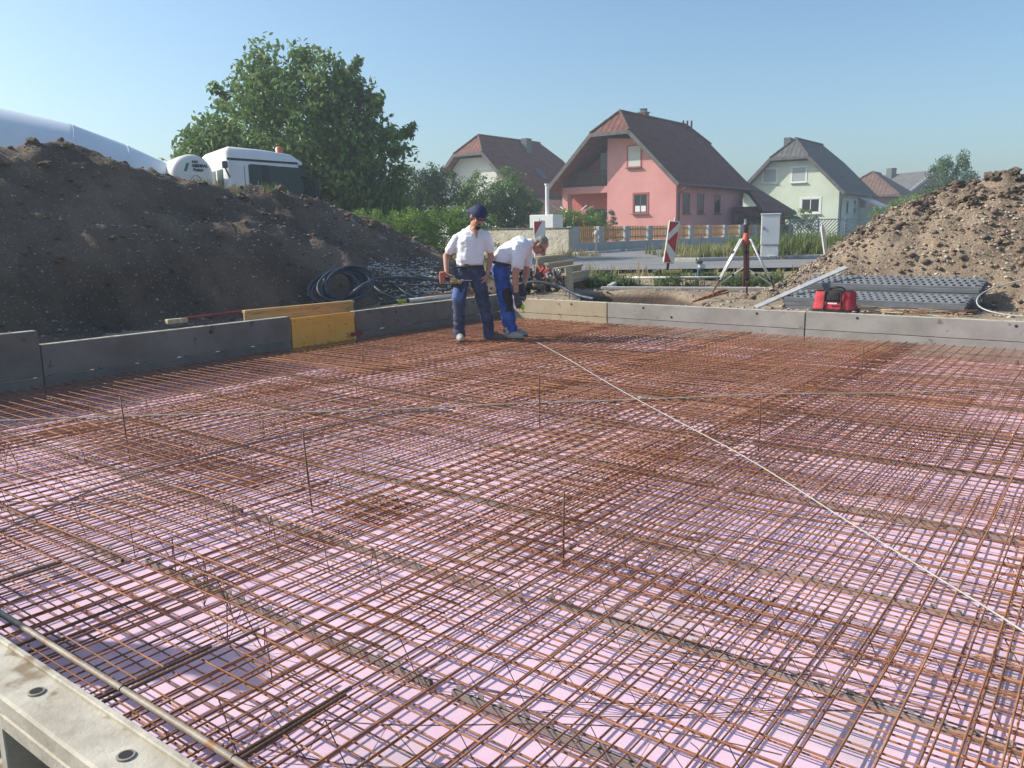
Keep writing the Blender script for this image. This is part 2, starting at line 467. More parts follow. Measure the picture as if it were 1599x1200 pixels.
def ico(sub, seed, squash=(1, 1, 1), amp=.25):
    bm = bmesh.new(); bmesh.ops.create_icosphere(bm, subdivisions=sub, radius=1)
    for v in bm.verts:
        k = 1 + amp * noise.noise(v.co * 1.6 + Vector((seed * 3.7, seed, -seed)))
        v.co = Vector((v.co.x * squash[0], v.co.y * squash[1], v.co.z * squash[2])) * k
    V = [tuple(v.co) for v in bm.verts]; Fc = [tuple(v.index for v in f.verts) for f in bm.faces]; bm.free()
    return np.array(V), Fc
STONES = [ico(1, k, (1, random.uniform(.6, .9), random.uniform(.45, .7)), .35) for k in range(8)]
def scatter(A, ss, tt, n, rng, keep, parent, name, mt, seed, lift=.25):
    rs = np.random.RandomState(seed)
    V = []; Fc = []; base = 0; c = 0; tries = 0
    while c < n and tries < n * 60:
        tries += 1
        j = rs.randint(0, len(ss) - 1); i = rs.randint(0, len(tt) - 1)
        p = A[j, i]
        if not keep(p[1], p[0], p[2], rs): continue
        p = p + np.array([rs.uniform(-.05, .05), rs.uniform(-.05, .05), 0])
        r = rng[0] * (rng[1] / rng[0]) ** (rs.rand() ** 2.2)
        sv, sf = STONES[rs.randint(8)]
        a = rs.uniform(0, 6.28); ca, sa = math.cos(a), math.sin(a)
        q = sv * r
        q = np.stack([q[:, 0] * ca - q[:, 1] * sa, q[:, 0] * sa + q[:, 1] * ca, q[:, 2]], 1) + p + np.array([0, 0, r * lift])
        V.append(q); Fc += [tuple(x + base for x in f) for f in sf]; base += len(sv); c += 1
    o = MB().add(np.concatenate(V), Fc).build(name, mt, parent, smooth=True)
    o['kind'] = 'stuff'
    return o
vis_l = lambda s, t, z, rs: z > .25 and t > -12.7 and s > 1.5
scatter(HA, hs_, ht_, 4600, (.006, .036), lambda s, t, z, rs: vis_l(s, t, z, rs) and rs.rand() < .35 + .65 * (fbm((s, t, 0), .8, 3, 1) > 0), hl, 'stones', M['stone_grey'], 3)
scatter(HA, hs_, ht_, 1500, (.015, .06), vis_l, hl, 'lumps', M['mound_dark'], 4, .15)
def grav(s, t, z, rs):
    k = (s - 11.0) / 1.5; q = (t + 10.35 - (11.0 - s) * .25) / .85
    return k * k + q * q < 1 * rs.rand() + .05 and z > .2
scatter(HA, hs_, ht_, 3600, (.014, .034), grav, hl, 'gravel', M['gravel'], 5, .4)
vis_r = lambda s, t, z, rs: z > .2 and s < 15.9 and t < 2.2
scatter(HB, hs2, ht2, 6500, (.008, .042), lambda s, t, z, rs: vis_r(s, t, z, rs) and (z < 1.85 or rs.rand() < .3) and rs.rand() < .25 + .75 * (fbm((s, t, 0), 1.1, 3, 1) > -.05), hr, 'stones', M['stone_tan'], 6)
scatter(HB, hs2, ht2, 6000, (.007, .02), vis_r, hr, 'pebbles', M['stone_tan'], 16)
scatter(HB, hs2, ht2, 3500, (.02, .085), vis_r, hr, 'lumps', M['clod'], 7, .15)
# clods that can be told apart along the crest of the tan heap
cl_me = []
for k in range(5):
    v, f = ico(3, k + 20, (1, random.uniform(.65, .95), random.uniform(.55, .75)), .75)
    v = np.array([np.array(p) * (1 + .22 * noise.noise(Vector(p) * 3.1 + Vector((k, 0, 0))) + .12 * noise.noise(Vector(p) * 7.0)) for p in v])
    cl_me.append(MB().add(v, f).mesh('clod', M['clod'], False)); sharp(cl_me[-1], 24)
rs = np.random.RandomState(12)
for k in range(190):
    for _ in range(300):
        j = rs.randint(0, len(hs2) - 1); i = rs.randint(0, len(ht2) - 1); p = HB[j, i]
        if p[2] > interp(p[0], RT, RZ) * .83 and -3.9 < p[0] < 1.2 and 13.9 < p[1] < 15.5 and p[2] > .9: break
    r = rs.uniform(.035, .09) if k > 45 else rs.uniform(.08, .145) * (1 if p[0] > -2.9 else .7)
    put('clod', cl_me[rs.randint(5)], hr, (p[0], p[1], p[2] + r * .25), (rs.uniform(-.5, .5), rs.uniform(-.5, .5), rs.uniform(0, 6)), (r, r, r))
for k in range(26):
    for _ in range(200):
        j = rs.randint(0, len(hs_) - 1); i = rs.randint(0, len(ht_) - 1); p = HA[j, i]
        if -12.6 < p[0] < -11.8 and 4.5 < p[1] < 13: break
    r = rs.uniform(.05, .12)
    o = put('clod', cl_me[rs.randint(5)], hl, (p[0], p[1], p[2] + r * .2), (rs.uniform(-.5, .5), 0, rs.uniform(0, 6)), (r, r, r))
# loose stones on the strip of ground behind the end formwork
def strip_stones(n, name, mt, seed, srange, trange, rr):
    rs = np.random.RandomState(seed); V = []; Fc = []; base = 0
    for _ in range(n):
        s = rs.uniform(*srange); t = rs.uniform(*trange); p = W(s, t); z = gz(p.x, p.y)
        r = rr[0] * (rr[1] / rr[0]) ** (rs.rand() ** 2); sv, sf = STONES[rs.randint(8)]
        V.append(sv * r + np.array([p.x, p.y, z + r * .25])); Fc += [tuple(x + base for x in f) for f in sf]; base += len(sv)
    o = MB().add(np.concatenate(V), Fc).build(name, mt, smooth=True); return o
o = strip_stones(2600, 'gravel', M['stone_tan'], 21, (11.3, 17), (-9.5, .8), (.01, .05)); tag(o, 'loose stones on the bare soil behind the end formwork', 'gravel', kind='stuff')

# ================================================================ formwork
def form_panel(name, label, L, z0, z1, mt, loc, rz, seam=.07, holes=(), group='formwork panels around the slab', rail=True):
    """local x along the panel 0..L, inner face looks to -y at y=0, panel body behind it to y=+.12"""
    r = thing(name, label, 'formwork', loc, rz, group)
    g_ = .003
    MB().cbox((L / 2, .0105, (seam + z1) / 2 + .001), (L - .008, .021, z1 - seam - .002), .003).build('facing_board', mt, r)
    MB().cbox((L / 2, .0120, (z0 + seam) / 2 - .003), (L - .008, .018, seam - z0 - .004), .003).build('facing_board', mt, r)
    if rail:
        MB().cbox((L / 2, .066, z1 - .034), (L - .006, .086, .072), .006).build('top_rail', M['form_rail'], r)
        MB().cbox((L / 2, .066, z0 + .04), (L - .006, .086, .07), .006).build('bottom_rail', M['form_rail'], r)
        k = max(2, int(L / .5))
        for i in range(k + 1):
            x = .03 + (L - .06) * i / k
            MB().cbox((x, .066, (z0 + z1) / 2), (.045, .086, z1 - z0 - .15), .005).build('rib', M['form_rail'], r)
    for (hx, hz) in holes:
        MB().lathe([(.014, -.0015), (.017, 0), (.017, .003)], 12, 0, Matrix.Translation((hx, -.0015, hz)) @ Matrix.Rotation(R(90), 4, 'X')).build('tie_hole', M['plug'], r)
    return r
# side wall: panels run along +s; inner face looks to +t.  local x = -s direction so that -y = +t
def side_panel(s0, s1, z1, mt, label, holes=(), **k):
    return form_panel('formwork', label, s1 - s0, -.30, z1, mt, W(s0, T0), PLOT + R(90), holes=holes, **k)
# with rotation PLOT+90: local x -> +s, local y -> -t, so the face at y=0 looks to +t
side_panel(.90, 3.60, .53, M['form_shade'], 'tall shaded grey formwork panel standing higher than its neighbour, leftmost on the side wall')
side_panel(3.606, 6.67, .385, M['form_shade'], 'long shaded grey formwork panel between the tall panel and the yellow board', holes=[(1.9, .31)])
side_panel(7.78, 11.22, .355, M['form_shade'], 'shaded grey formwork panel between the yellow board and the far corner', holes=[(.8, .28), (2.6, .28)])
yb = thing('shutter_board', 'bright yellow three-ply shuttering board closing the gap in the side formwork', 'formwork board', W(6.685, T0), PLOT + R(90))
for a, b_ in ((0, .355), (.357, .72), (.722, 1.075)):
    MB().mm((a, .001, -.3), (b_, .027, .358)).build('plank', M['form_yellow'], yb)
MB().mm((.02, .029, -.25), (1.06, .075, -.1)).build('batten', M['timber_y'], yb)
def end_panel(t0, t1, z1, mt, label, holes=(), **k):
    # local x -> +t, local y -> +s
    return form_panel('formwork', label, t1 - t0, -.30, z1, mt, W(S1, t0), PLOT, holes=holes, **k)
end_panel(-8.58, -6.49, .30, M['form_tan'], 'tan plywood formwork panel behind the two workers', holes=[(1.43, .25)])
end_panel(-6.48, -3.415, .30, M['form_grey'], 'grey formwork panel below the surveying tripod', holes=[(.63, .25), (2.40, .25), (1.1, .13)])
end_panel(-3.405, 2.4, .305, M['form_grey'], 'grey formwork panel below the red tool bag, at the right edge', holes=[(.66, .255), (2.43, .255)])
# front panel, seen from its outer side with frame and ribs
fp = thing('formwork', 'weathered pale formwork panel with frame and ribs in the bottom left corner', 'formwork', W(S0, -5.2), PLOT, 'formwork panels around the slab')
FL = 4.45
MB().cbox((FL / 2, -.0115, -.075), (FL, .021, .70), .003).build('facing_board', M['form_grey'], fp)
tr = MB(); tr.cbox((FL / 2, -.070, .252), (FL, .138, .056), .007); tr.cbox((FL / 2, -.012, .2875), (FL, .018, .012), .003)
tr.cbox((FL / 2, -.128, .200), (FL, .022, .047), .004)
tr = tr.build('top_rail', M['form_rail'], fp)
MB().cbox((FL / 2, -.075, -.38), (FL, .105, .07), .005).build('bottom_rail', M['form_rail'], fp)
MB().cbox((FL / 2, -.072, -.10), (FL, .098, .05), .005).build('middle_rail', M['form_rail'], fp)
for x in np.arange(.3, FL, .37):
    MB().cbox((x, -.074, .05), (.042, .100, .245), .004).build('rib', M['form_rail'], fp)
    MB().cbox((x, -.074, -.235), (.042, .100, .215), .004).build('rib', M['form_rail'], fp)
for hx in (.55, 1.5, 2.5, 3.03, 3.48, 3.95):
    Mx = Matrix.Translation((hx, -.075, .2805))
    hb = MB().lathe([(.021, 0), (.021, .004), (.016, .0045)], 20, 0, Mx).build('bush', M['galv'], tr)
    MB().lathe([(.0155, .0046), (.0155, .0052)], 20, 0, Mx).build('bush_hole', M['plug'], tr)

# ================================================================ reinforcing mesh
SP = .105
BAR = {}
def bar_mesh(Lb, r, var, mt='rust'):
    key = (round(Lb, 2), r, var, mt)
    if key not in BAR:
        rs = np.random.RandomState(int(Lb * 100) + var * 77)
        n = max(6, int(Lb / .45)); ph = rs.uniform(0, 6.28, 4); am = rs.uniform(.0015, .0045, 4)
        pts = []
        for i in range(n + 1):
            x = Lb * i / n
            pts.append((x, am[0] * math.sin(x * 1.7 + ph[0]) + am[1] * .6 * math.sin(x * 4.1 + ph[1]), am[2] * .7 * math.sin(x * 1.3 + ph[2]) + am[3] * .4 * math.sin(x * 3.3 + ph[3])))
        BAR[key] = MB().tube(pts, r, 6).mesh('bar', M[mt], True)
    return BAR[key]
def mat_of_bars(s0, s1, t0, t1, z, top_is_s, label, group, seed, ra=.0037, rb=.0034, sps=SP, spt=SP, yaw=0.0):
    """one welded mat: bars along s and bars along t, one set lying on the other"""
    rs = np.random.RandomState(seed)
    r = thing('rebar_mat', label, 'rebar mat', W(s0, t0, z), PLOT + yaw, group)
    Ls, Lt = s1 - s0, t1 - t0
    za, zb = (0.0, -(ra + rb)) if top_is_s else (-(ra + rb), 0.0)
    sag = rs.uniform(-.002, .002)
    x = .035
    while x < Lt - .01:
        put('bar', bar_mesh(Ls, ra, rs.randint(4)), r, (x + rs.normal(0, .0035), rs.normal(0, .008), za), (0, rs.normal(0, .0012), R(90) + rs.normal(0, .0011)))
        x += spt
    y = .035
    while y < Ls - .01:
        put('bar', bar_mesh(Lt, rb, rs.randint(4)), r, (rs.normal(0, .008), y + rs.normal(0, .0035), zb), (0, rs.normal(0, .0012), rs.normal(0, .0013)))
        y += sps
    return r
cols = [(-8.52, -6.12), (-6.45, -4.05), (-4.38, -1.98), (-2.34, .06), (-.28, 2.12)]
cname = ['against the shaded side formwork', 'in the second column from the side formwork', 'in the middle column of the slab', 'in the fourth column from the side formwork', 'in the rightmost column of the slab']
for ci, (t0, t1) in enumerate(cols):
    for ri, (s0, s1) in enumerate(((.97, 6.32), (5.78, 11.06))):
        mat_of_bars(s0, s1, t0, t1, -.003 - .004 * ((ci + ri) % 2), ci >= 3, 'rusty upper reinforcing mat %s, %s half' % (cname[ci], ('nearer', 'farther')[ri]), 'upper reinforcing mats', 100 + ci * 2 + ri, yaw=(-1) ** (ci + ri) * .0022)
rows = [(.96, 3.36), (3.02, 5.42), (5.06, 7.46), (7.10, 9.50), (8.68, 11.08)]
rname = ['along the front formwork', 'in the second row from the front', 'in the middle row of the slab', 'in the fourth row from the front', 'along the end formwork']
for ri, (s0, s1) in enumerate(rows):
    for ci, (t0, t1) in enumerate(((-8.5, -3.2), (-3.65, 2.0))):
        mat_of_bars(s0, s1, t0, t1, -.158 + .004 * ((ci + ri) % 2), ri % 2 == 0, 'rusty lower reinforcing mat %s, %s half' % (rname[ri], ('left', 'right')[ci]), 'lower reinforcing mats', 200 + ri * 2 + ci, yaw=(-1) ** (ci + ri) * .002)
for (a, b_, c, d, nm, sd) in ((5.4, 8.6, -5.6, -3.2, 'doubled over the middle of the slab', 301), (3.1, 5.5, -2.6, -1.5, 'doubled where two mats meet left of the white cord', 302), (8.9, 11.0, -7.6, -5.2, 'doubled beneath the feet of the workers', 303), (5.2, 7.9, -2.3, -.9, 'doubled right of the white cord', 304), (6.0, 10.9, -8.3, -6.1, 'doubled along the far end of the side formwork', 305), (7.6, 10.9, -4.1, -1.9, 'doubled along the end formwork below the red bag', 306), (3.4, 8.4, -2.85, -2.2, 'in a narrow strip under the white cord', 307), (2.6, 5.4, -6.6, -4.6, 'doubled around the black cable', 308)):
    mat_of_bars(a, b_, c, d, -.018, True, 'rusty extra reinforcing mat %s' % nm, 'extra reinforcing mats', sd, yaw=.004)

# zigzag wire supports that carry the upper mats
def snake(Ls, seed):
    rs = np.random.RandomState(seed); mb = MB(); ph = rs.uniform(0, 6.28); am = rs.uniform(.03, .09)
    c = lambda x: am * math.sin(x * 3.2 + ph)
    n = int(Ls / .06); zt, zb = -.022, ZB + .004
    mb.tube([(x, c(x), zt) for x in np.linspace(0, Ls, n)], .0024, 4)
    for sd in (-1, 1): mb.tube([(x, c(x) + sd * .04, zb) for x in np.linspace(0, Ls, n)], .0022, 4)
    z = []; k = 0; x = 0
    while x < Ls:
        z.append((x, c(x) + (0, -.04, 0, .04)[k % 4], zb if k % 2 else zt)); x += .10; k += 1
    mb.tube(z, .0026, 4)
    return mb.mesh('wire_support', M['wire'])
sn = [snake(1.75, k) for k in range(5)]
rs = np.random.RandomState(5)
for i, s in enumerate(np.arange(1.28, 11, .66)):
    for j, t in enumerate(np.arange(-8.1, 1.4, 2.0)):
        o = put('wire_support', sn[rs.randint(5)], None, W(s + rs.uniform(-.12, .12), t + rs.uniform(-.25, .25)), (0, 0, PLOT + R(rs.uniform(-14, 36))))
        tag(o, 'thin zigzag wire support standing between the lower and upper reinforcing mats', 'wire support', 'zigzag wire supports')
# toothed plastic spacer strips on the insulation
def strip_mesh(Ls):
    mb = MB(); w = .017; h = .026
    mb.mm((0, -w / 2, h - .004), (Ls, -w / 2 + .011, h)); mb.mm((0, w / 2 - .011, h - .004), (Ls, w / 2, h))
    mb.mm((0, -w / 2 - .001, 0), (Ls, -w / 2 + .002, h - .006)); mb.mm((0, w / 2 - .002, 0), (Ls, w / 2 + .001, h - .006))
    x = 0.0
    while x < Ls - .02:
        mb.mm((x, -w / 2 + .0112, h - .0045), (x + .045, w / 2 - .0112, h - .0005))
        mb.mm((x + .012, w / 2 - .004, h + .0002), (x + .036, w / 2 - .001, h + .017))
        x += .098
    return mb.mesh('spacer_strip', M['strip'])
sm = strip_mesh(1.96)
for s in (1.96, 2.76, 3.68, 4.75, 5.9, 7.1, 8.3, 9.6):
    t = -8.4 + rs.uniform(0, .5)
    while t < 1.0:
        o = put('spacer_strip', sm, None, W(s + rs.uniform(-.04, .04), t, ZB + .006), (0, 0, PLOT + rs.uniform(-.02, .02)))
        tag(o, 'grey toothed plastic spacer strip lying on the pink insulation under the mesh', 'spacer strip', 'plastic spacer strips')
        t += 2.06
# upright stakes
for k, (x, y, zt, ln, lab) in enumerate(((.24, 3.77, .20, .004, 'short dark steel stake standing nearest the camera in the mesh'), (-1.21, 4.66, .29, -.03, 'dark steel stake standing below the bend of the black cable'),
        (-2.85, 5.85, .29, -.03, 'dark steel stake standing by the galvanised strip near the side formwork'), (.23, 6.70, .26, .0, 'dark steel stake standing between the strip and the white cord'),
        (1.80, 5.76, .21, .0, 'dark steel stake standing right of the white cord'), (-1.68, 9.08, .16, .0, 'small steel stake standing in the mesh left of the workers'),
        (1.90, 9.93, .22, .0, 'small steel stake standing in the mesh right of the workers'), (3.73, 8.53, .2, -.0, 'small steel stake standing in the mesh below the tripod'))):
    o = MB().tube([(0, 0, ZB - .01 - 0), (ln * .5, 0, .05), (ln, .01, zt)], .0055 if k < 5 else .006, 6).build('steel_stake', M['rust_dark'], None, True, (x, y, 0))
    tag(o, lab, 'stake', 'steel height stakes')

def smooth_path(pts, n=8):
    P = [Vector(p) for p in pts]; out = []
    for i in range(len(P) - 1):
        a, b_, c, d = P[max(i - 1, 0)], P[i], P[i + 1], P[min(i + 2, len(P) - 1)]
        for k in range(n):
            u = k / n
            out.append(.5 * ((2 * b_) + (-a + c) * u + (2 * a - 5 * b_ + 4 * c - d) * u * u + (-a + 3 * b_ - 3 * c + d) * u ** 3))
    out.append(P[-1]); return out
pts = [(.32, 10.55, .004), (.38, 10.26, .012), (.70, 8.71, .01), (.86, 7.8, .014), (1.08, 6.72, .012), (1.28, 5.8, .016), (1.45, 5.09, .012), (1.56, 4.4, .016), (1.63, 3.93, .012), (1.735, 3.21, .014), (1.82, 2.66, .012), (1.93, 1.6, .012)]
o = MB().tube(smooth_path(pts, 6), .0040, 6).build('cord', M['cord'], None, True); tag(o, 'white cord lying diagonally across the reinforcing mesh', 'cord')
# galvanised earthing strip
pts = smooth_path([(-5.2, 6.22, .006), (-4.1, 6.35, .008), (-2.61, 6.48, .008), (-1.21, 6.52, .008), (0, 6.70, .008), (1.11, 6.79, .010), (2.24, 6.94, .008), (3.32, 6.92, .008), (4.54, 7.06, .008), (6.2, 7.3, .008)], 6)
V = []; 
for i, p in enumerate(pts):
    d = (pts[min(i + 1, len(pts) - 1)] - pts[max(i - 1, 0)]).normalized(); n_ = Vector((-d.y, d.x, 0))
    for a, z in ((-.016, 0), (.016, 0), (.016, .0045), (-.016, .0045)): V.append(p + n_ * a + Vector((0, 0, z)))
Fc = [tuple(4 * i + k for k in (0, 3, 2, 1)) for i in (0,)] + [(4 * i + k, 4 * i + (k + 1) % 4, 4 * i + 4 + (k + 1) % 4, 4 * i + 4 + k) for i in range(len(pts) - 1) for k in range(4)]
es = MB().add(V, Fc).build('earthing_strip', M['galv']); tag(es, 'flat galvanised earthing strip crossing the mesh from side to side', 'earthing strip')
MB().cbox((-1.2, 6.52, .018), (.06, .05, .012), .003).build('clamp', M['galv'], es); MB().cbox((1.11, 6.79, .020), (.06, .05, .012), .003).build('clamp', M['galv'], es)
o = MB().tube(smooth_path([(-2.75, 2.9, -.02), (-2.58, 3.6, .012), (-2.51, 4.1, .014), (-2.32, 4.72, .014), (-1.79, 5.52, .014), (-1.2, 6.16, .014), (-.84, 6.42, .012), (-.5, 6.5, .0)], 6), .0055, 8).build('cable', M['cable'], None, True)
tag(o, 'black cable curving over the mesh to the earthing strip', 'cable')
# round rod along the front edge
a, b_ = W(1.155, -5.0, .016), W(1.14, -.6, .014)
rod = MB().tube([a.lerp(b_, k / 12) + Vector((0, 0, .002 * math.sin(k))) for k in range(13)], .0115, 10).build('galvanised_rod', M['galv'], None, True)
tag(rod, 'long galvanised round rod tied on the mesh along the front formwork', 'rod')
for t in (-3.9, -2.45, -1.85): MB().tube([W(1.147, t, .016) + Vector((.0135 * math.cos(k) * N_.x * 0, 0, 0)) + T_ * (.013 * math.cos(k)) + Vector((0, 0, .013 * math.sin(k))) for k in np.linspace(0, 6.28, 12)], .0016, 4).build('tie_wire', M['plug'], rod)
# heavy ribbed lap bars at the front edge
def ribbed(Lb, r):
    n = int(Lb / .009); return MB().tube([(Lb * i / n, 0, 0) for i in range(n + 1)], [r * (1.16 if i % 2 else .97) for i in range(n + 1)], 8).mesh('ribbed_bar', M['rust_dark'])
rb = [ribbed(.55, .006), ribbed(.66, .006)]
for k, (t, s, q) in enumerate(((-3.05, .95, 0), (-2.47, .93, 0), (-2.44, 1.0, 1), (-1.86, .93, 1), (-1.84, 1.0, 0), (-3.7, .98, 0))):
    o = put('ribbed_bar', rb[q], None, W(s, t, .011 + .002 * (k % 2)), (0, .006 * (k % 2), PLOT + R(90) + rs.uniform(-.02, .02)))
    tag(o, ('third thick ribbed bar from the bottom left corner of the front edge', 'shorter bar of the pair crossing the galvanised rod by the middle hole', 'longer bar of the pair crossing the galvanised rod by the middle hole', 'longer bar of the right pair crossing the galvanised rod', 'shorter bar of the right pair crossing the galvanised rod', 'ribbed bar at the left edge of the picture, leftmost of its kind')[k], 'steel bar', 'ribbed lap bars at the front edge')

# twisted tie wires at the crossings
rs = np.random.RandomState(91); tw = MB()
for k in range(620):
    s_ = .97 + .035 + SP * rs.randint(0, 95); t_ = cols[rs.randint(5)][0] + .035 + SP * rs.randint(0, 22)
    if s_ > 7.5 or t_ > 1: continue
    p = W(s_, t_, .002); a = rs.uniform(0, 6.28); q = rs.uniform(.008, .02)
    tw.tube([p + Vector((-.008 * math.cos(a), -.008 * math.sin(a), -.006)), p + Vector((0, 0, .005)), p + Vector((q * math.cos(a), q * math.sin(a), .004 + q * rs.uniform(.2, .9)))], .0014, 4)
tw = tw.build('tie_wires', M['plug']); tag(tw, 'small twisted tie wires at the crossings of the reinforcing bars', 'tie wire', kind='stuff')

# ================================================================ houses (all stand parallel to the plot)
M['wall_pink'] = pmat('wall_pink', (.56, .25, .238), (.66, .315, .30), .45, .9, .1, 30)
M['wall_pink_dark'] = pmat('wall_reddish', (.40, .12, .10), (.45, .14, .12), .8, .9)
M['wall_white'] = pmat('wall_white', (.60, .60, .57), (.66, .66, .63), .8, .9)
M['wall_green'] = pmat('wall_green', (.52, .57, .46), (.62, .68, .56), .4, .9)
M['wall_beige'] = pmat('wall_beige', (.42, .33, .27), (.48, .39, .32), .7, .9)
M['wall_boards'] = pmat('wall_boards', (.26, .15, .11), (.34, .20, .15), 3, .9, stretch=(6, 6, .5))
def tilemat(name, c1, c2):
    mt = pmat(name, c1, c2, 1.6, .75, 0, spec=.3)
    nt = mt.node_tree; L = nt.links.new; b = nt.nodes['Principled BSDF']
    tc = nt.nodes.new('ShaderNodeTexCoord')
    w1 = nt.nodes.new('ShaderNodeTexWave'); w1.wave_type = 'BANDS'; w1.bands_direction = 'Z'; w1.wave_profile = 'SAW'; w1.inputs['Scale'].default_value = .85
    w2 = nt.nodes.new('ShaderNodeTexWave'); w2.wave_type = 'BANDS'; w2.bands_direction = 'X'; w2.inputs['Scale'].default_value = .8
    w3 = nt.nodes.new('ShaderNodeTexWave'); w3.wave_type = 'BANDS'; w3.bands_direction = 'Y'; w3.inputs['Scale'].default_value = .8
    for w in (w1, w2, w3): L(tc.outputs['Object'], w.inputs[0])
    a = nt.nodes.new('ShaderNodeMath'); a.operation = 'ADD'; L(w2.outputs['Fac'], a.inputs[0]); L(w3.outputs['Fac'], a.inputs[1])
    a2 = nt.nodes.new('ShaderNodeMath'); a2.operation = 'MULTIPLY_ADD'; L(a.outputs[0], a2.inputs[0]); a2.inputs[1].default_value = .13; L(w1.outputs['Fac'], a2.inputs[2])
    bp = nt.nodes.new('ShaderNodeBump'); bp.inputs['Strength'].default_value = 1.0; bp.inputs['Distance'].default_value = .16
    L(a2.outputs[0], bp.inputs['Height']); L(bp.outputs[0], b.inputs['Normal'])
    return mt
M['tile_red'] = tilemat('roof_tile_red', (.125, .042, .032), (.19, .068, .050))
M['tile_dark'] = tilemat('roof_tile_dark', (.075, .072, .072), (.12, .115, .11))
M['tile_brown'] = tilemat('roof_tile_brown', (.12, .068, .052), (.18, .105, .08))
M['fascia'] = pmat('fascia', (.085, .075, .07), (.14, .122, .112), 3, .7)
M['soffit'] = pmat('soffit', (.11, .075, .05), (.16, .11, .075), 3, .8, stretch=(1, 8, 8))
M['glass'] = pmat('window_glass', (.03, .032, .036), rough=.1, spec=.22)
M['blind'] = pmat('roller_blind', (.52, .51, .48), (.58, .57, .54), 2, .7, stretch=(.2, .2, 14))
M['blind_grey'] = pmat('grey_blind', (.34, .36, .37), (.40, .42, .43), 2, .7, stretch=(.2, .2, 14))
M['frame_red'] = pmat('window_surround', (.42, .11, .09), rough=.8)
M['frame_white'] = pmat('white_frame', (.74, .74, .72), rough=.6)
M['rail_dark'] = pmat('dark_railing', (.055, .04, .035), (.09, .065, .055), 4, .8)
M['gutter'] = pmat('gutter', (.13, .085, .07), rough=.5, metal=.2)
M['curtain'] = pmat('curtain', (.66, .66, .64), (.78, .78, .76), 9, .9)
M['chimney'] = pmat('chimney_brick', (.30, .10, .08), (.38, .13, .10), 4, .85)
M['metal_dark'] = pmat('dark_metal', (.09, .09, .095), (.14, .14, .145), 5, .45, metal=.4)
GZ = .42
def halfhip_roof(mb, Wd, Ln, ze, zr, zh, over, front, back, th=.22, hipback=True):
    """local x: 0 (right eave wall) .. -Wd, local y: 0 (front gable) .. Ln.  returns slope data"""
    xm = -Wd / 2; sl = (zr - ze) / (Wd / 2)
    xr, xl = over, -Wd - over; zeo = ze - over * sl
    xh = (zr - zh) / sl                       # half width of the hip's foot
    yh = (zr - zh) / sl * .95
    def slab(P):
        P = [Vector(p) for p in P]; n = (P[1] - P[0]).cross(P[2] - P[0]).normalized()
        if n.z < 0: P.reverse(); n = -n
        Q = [p - n * th for p in P]; k = len(P)
        mb.add(P + Q, [tuple(range(k)), tuple(range(2 * k - 1, k - 1, -1))] + [(i, k + i, k + (i + 1) % k, (i + 1) % k) for i in range(k)], 0)
    y0 = -front; y1 = Ln + back
    yb = y1 - yh if hipback else y1
    e = .004
    slab([(xr, y0, zeo), (xr, y1, zeo)] + ([(xm + xh, y1, zh), (xm, yb, zr)] if hipback else [(xm, y1, zr)]) + [(xm, y0 + yh, zr), (xm + xh, y0, zh)])
    slab([(xl, y0, zeo), (xl, y1, zeo)] + ([(xm - xh, y1, zh), (xm, yb, zr)] if hipback else [(xm, y1, zr)]) + [(xm, y0 + yh, zr), (xm - xh, y0, zh)])
    slab([(xm - xh, y0, zh), (xm + xh, y0, zh), (xm, y0 + yh, zr)])
    if hipback: slab([(xm - xh, y1, zh), (xm + xh, y1, zh), (xm, yb, zr)])
    return dict(xm=xm, sl=sl, xr=xr, xl=xl, zeo=zeo, xh=xh, yh=yh, y0=y0, y1=y1, yb=yb)
def ridge_caps(mb, a, b_, r=.11, st_=.38):
    a = Vector(a); b_ = Vector(b_); n = max(1, int((b_ - a).length / st_))
    for k in range(n):
        p, q = a.lerp(b_, k / n), a.lerp(b_, (k + .97) / n)
        mb.tube([p, q], [r, r * .86], 8)
def window(par, face, u0, u1, z0, z1, dep=.10, pane='glass', frame='frame_red', surround=.09, bars=True, sill=True, curtain=False):
    """face 'f': on the front wall (local y=0, looks -y), u is local x.  face 'r': on the right wall (x=0, looks +x), u is local y"""
    def bx(mb, ua, ub, d0, d1, za, zb):
        if face[0] == 'f': mb.mm((ua, face[1] - d1, za), (ub, face[1] - d0, zb))
        else: mb.mm((face[1] + d0, ua, za), (face[1] + d1, ub, zb))
    w = bx
    m1 = MB(); s = surround
    for a in ((u0 - s, u1 + s, z1, z1 + s), (u0 - s, u1 + s, z0 - s, z0), (u0 - s, u0, z0, z1), (u1, u1 + s, z0, z1)): bx(m1, a[0], a[1], .002, .03, a[2], a[3])
    o = m1.build('window', M[frame], par)
    m2 = MB(); bx(m2, u0, u1, .002, .010, z0, z1); m2.build('pane', M[pane], o)
    if bars:
        m3 = MB(); k = (u0 + u1) / 2
        for a in ((u0, u0 + .06, z0, z1), (u1 - .06, u1, z0, z1), (u0, u1, z0, z0 + .06), (u0, u1, z1 - .06, z1), (k - .03, k + .03, z0, z1)): bx(m3, a[0], a[1], .011, .022, a[2], a[3])
        m3.build('sash', M['metal_dark' if frame == 'frame_red' else 'frame_white'], o)
    if sill:
        m4 = MB(); bx(m4, u0 - s - .03, u1 + s + .03, .031, .16, z0 - s - .03, z0 - s + .02); m4.build('sill', M['fascia' if frame == 'frame_red' else 'concrete'], o)
    if curtain:
        m5 = MB(); bx(m5, u0 + .1, u1 - .1, .0105, .0108, z0 + .05, z0 + .42); m5.build('curtain', M['curtain'], o)
    return o

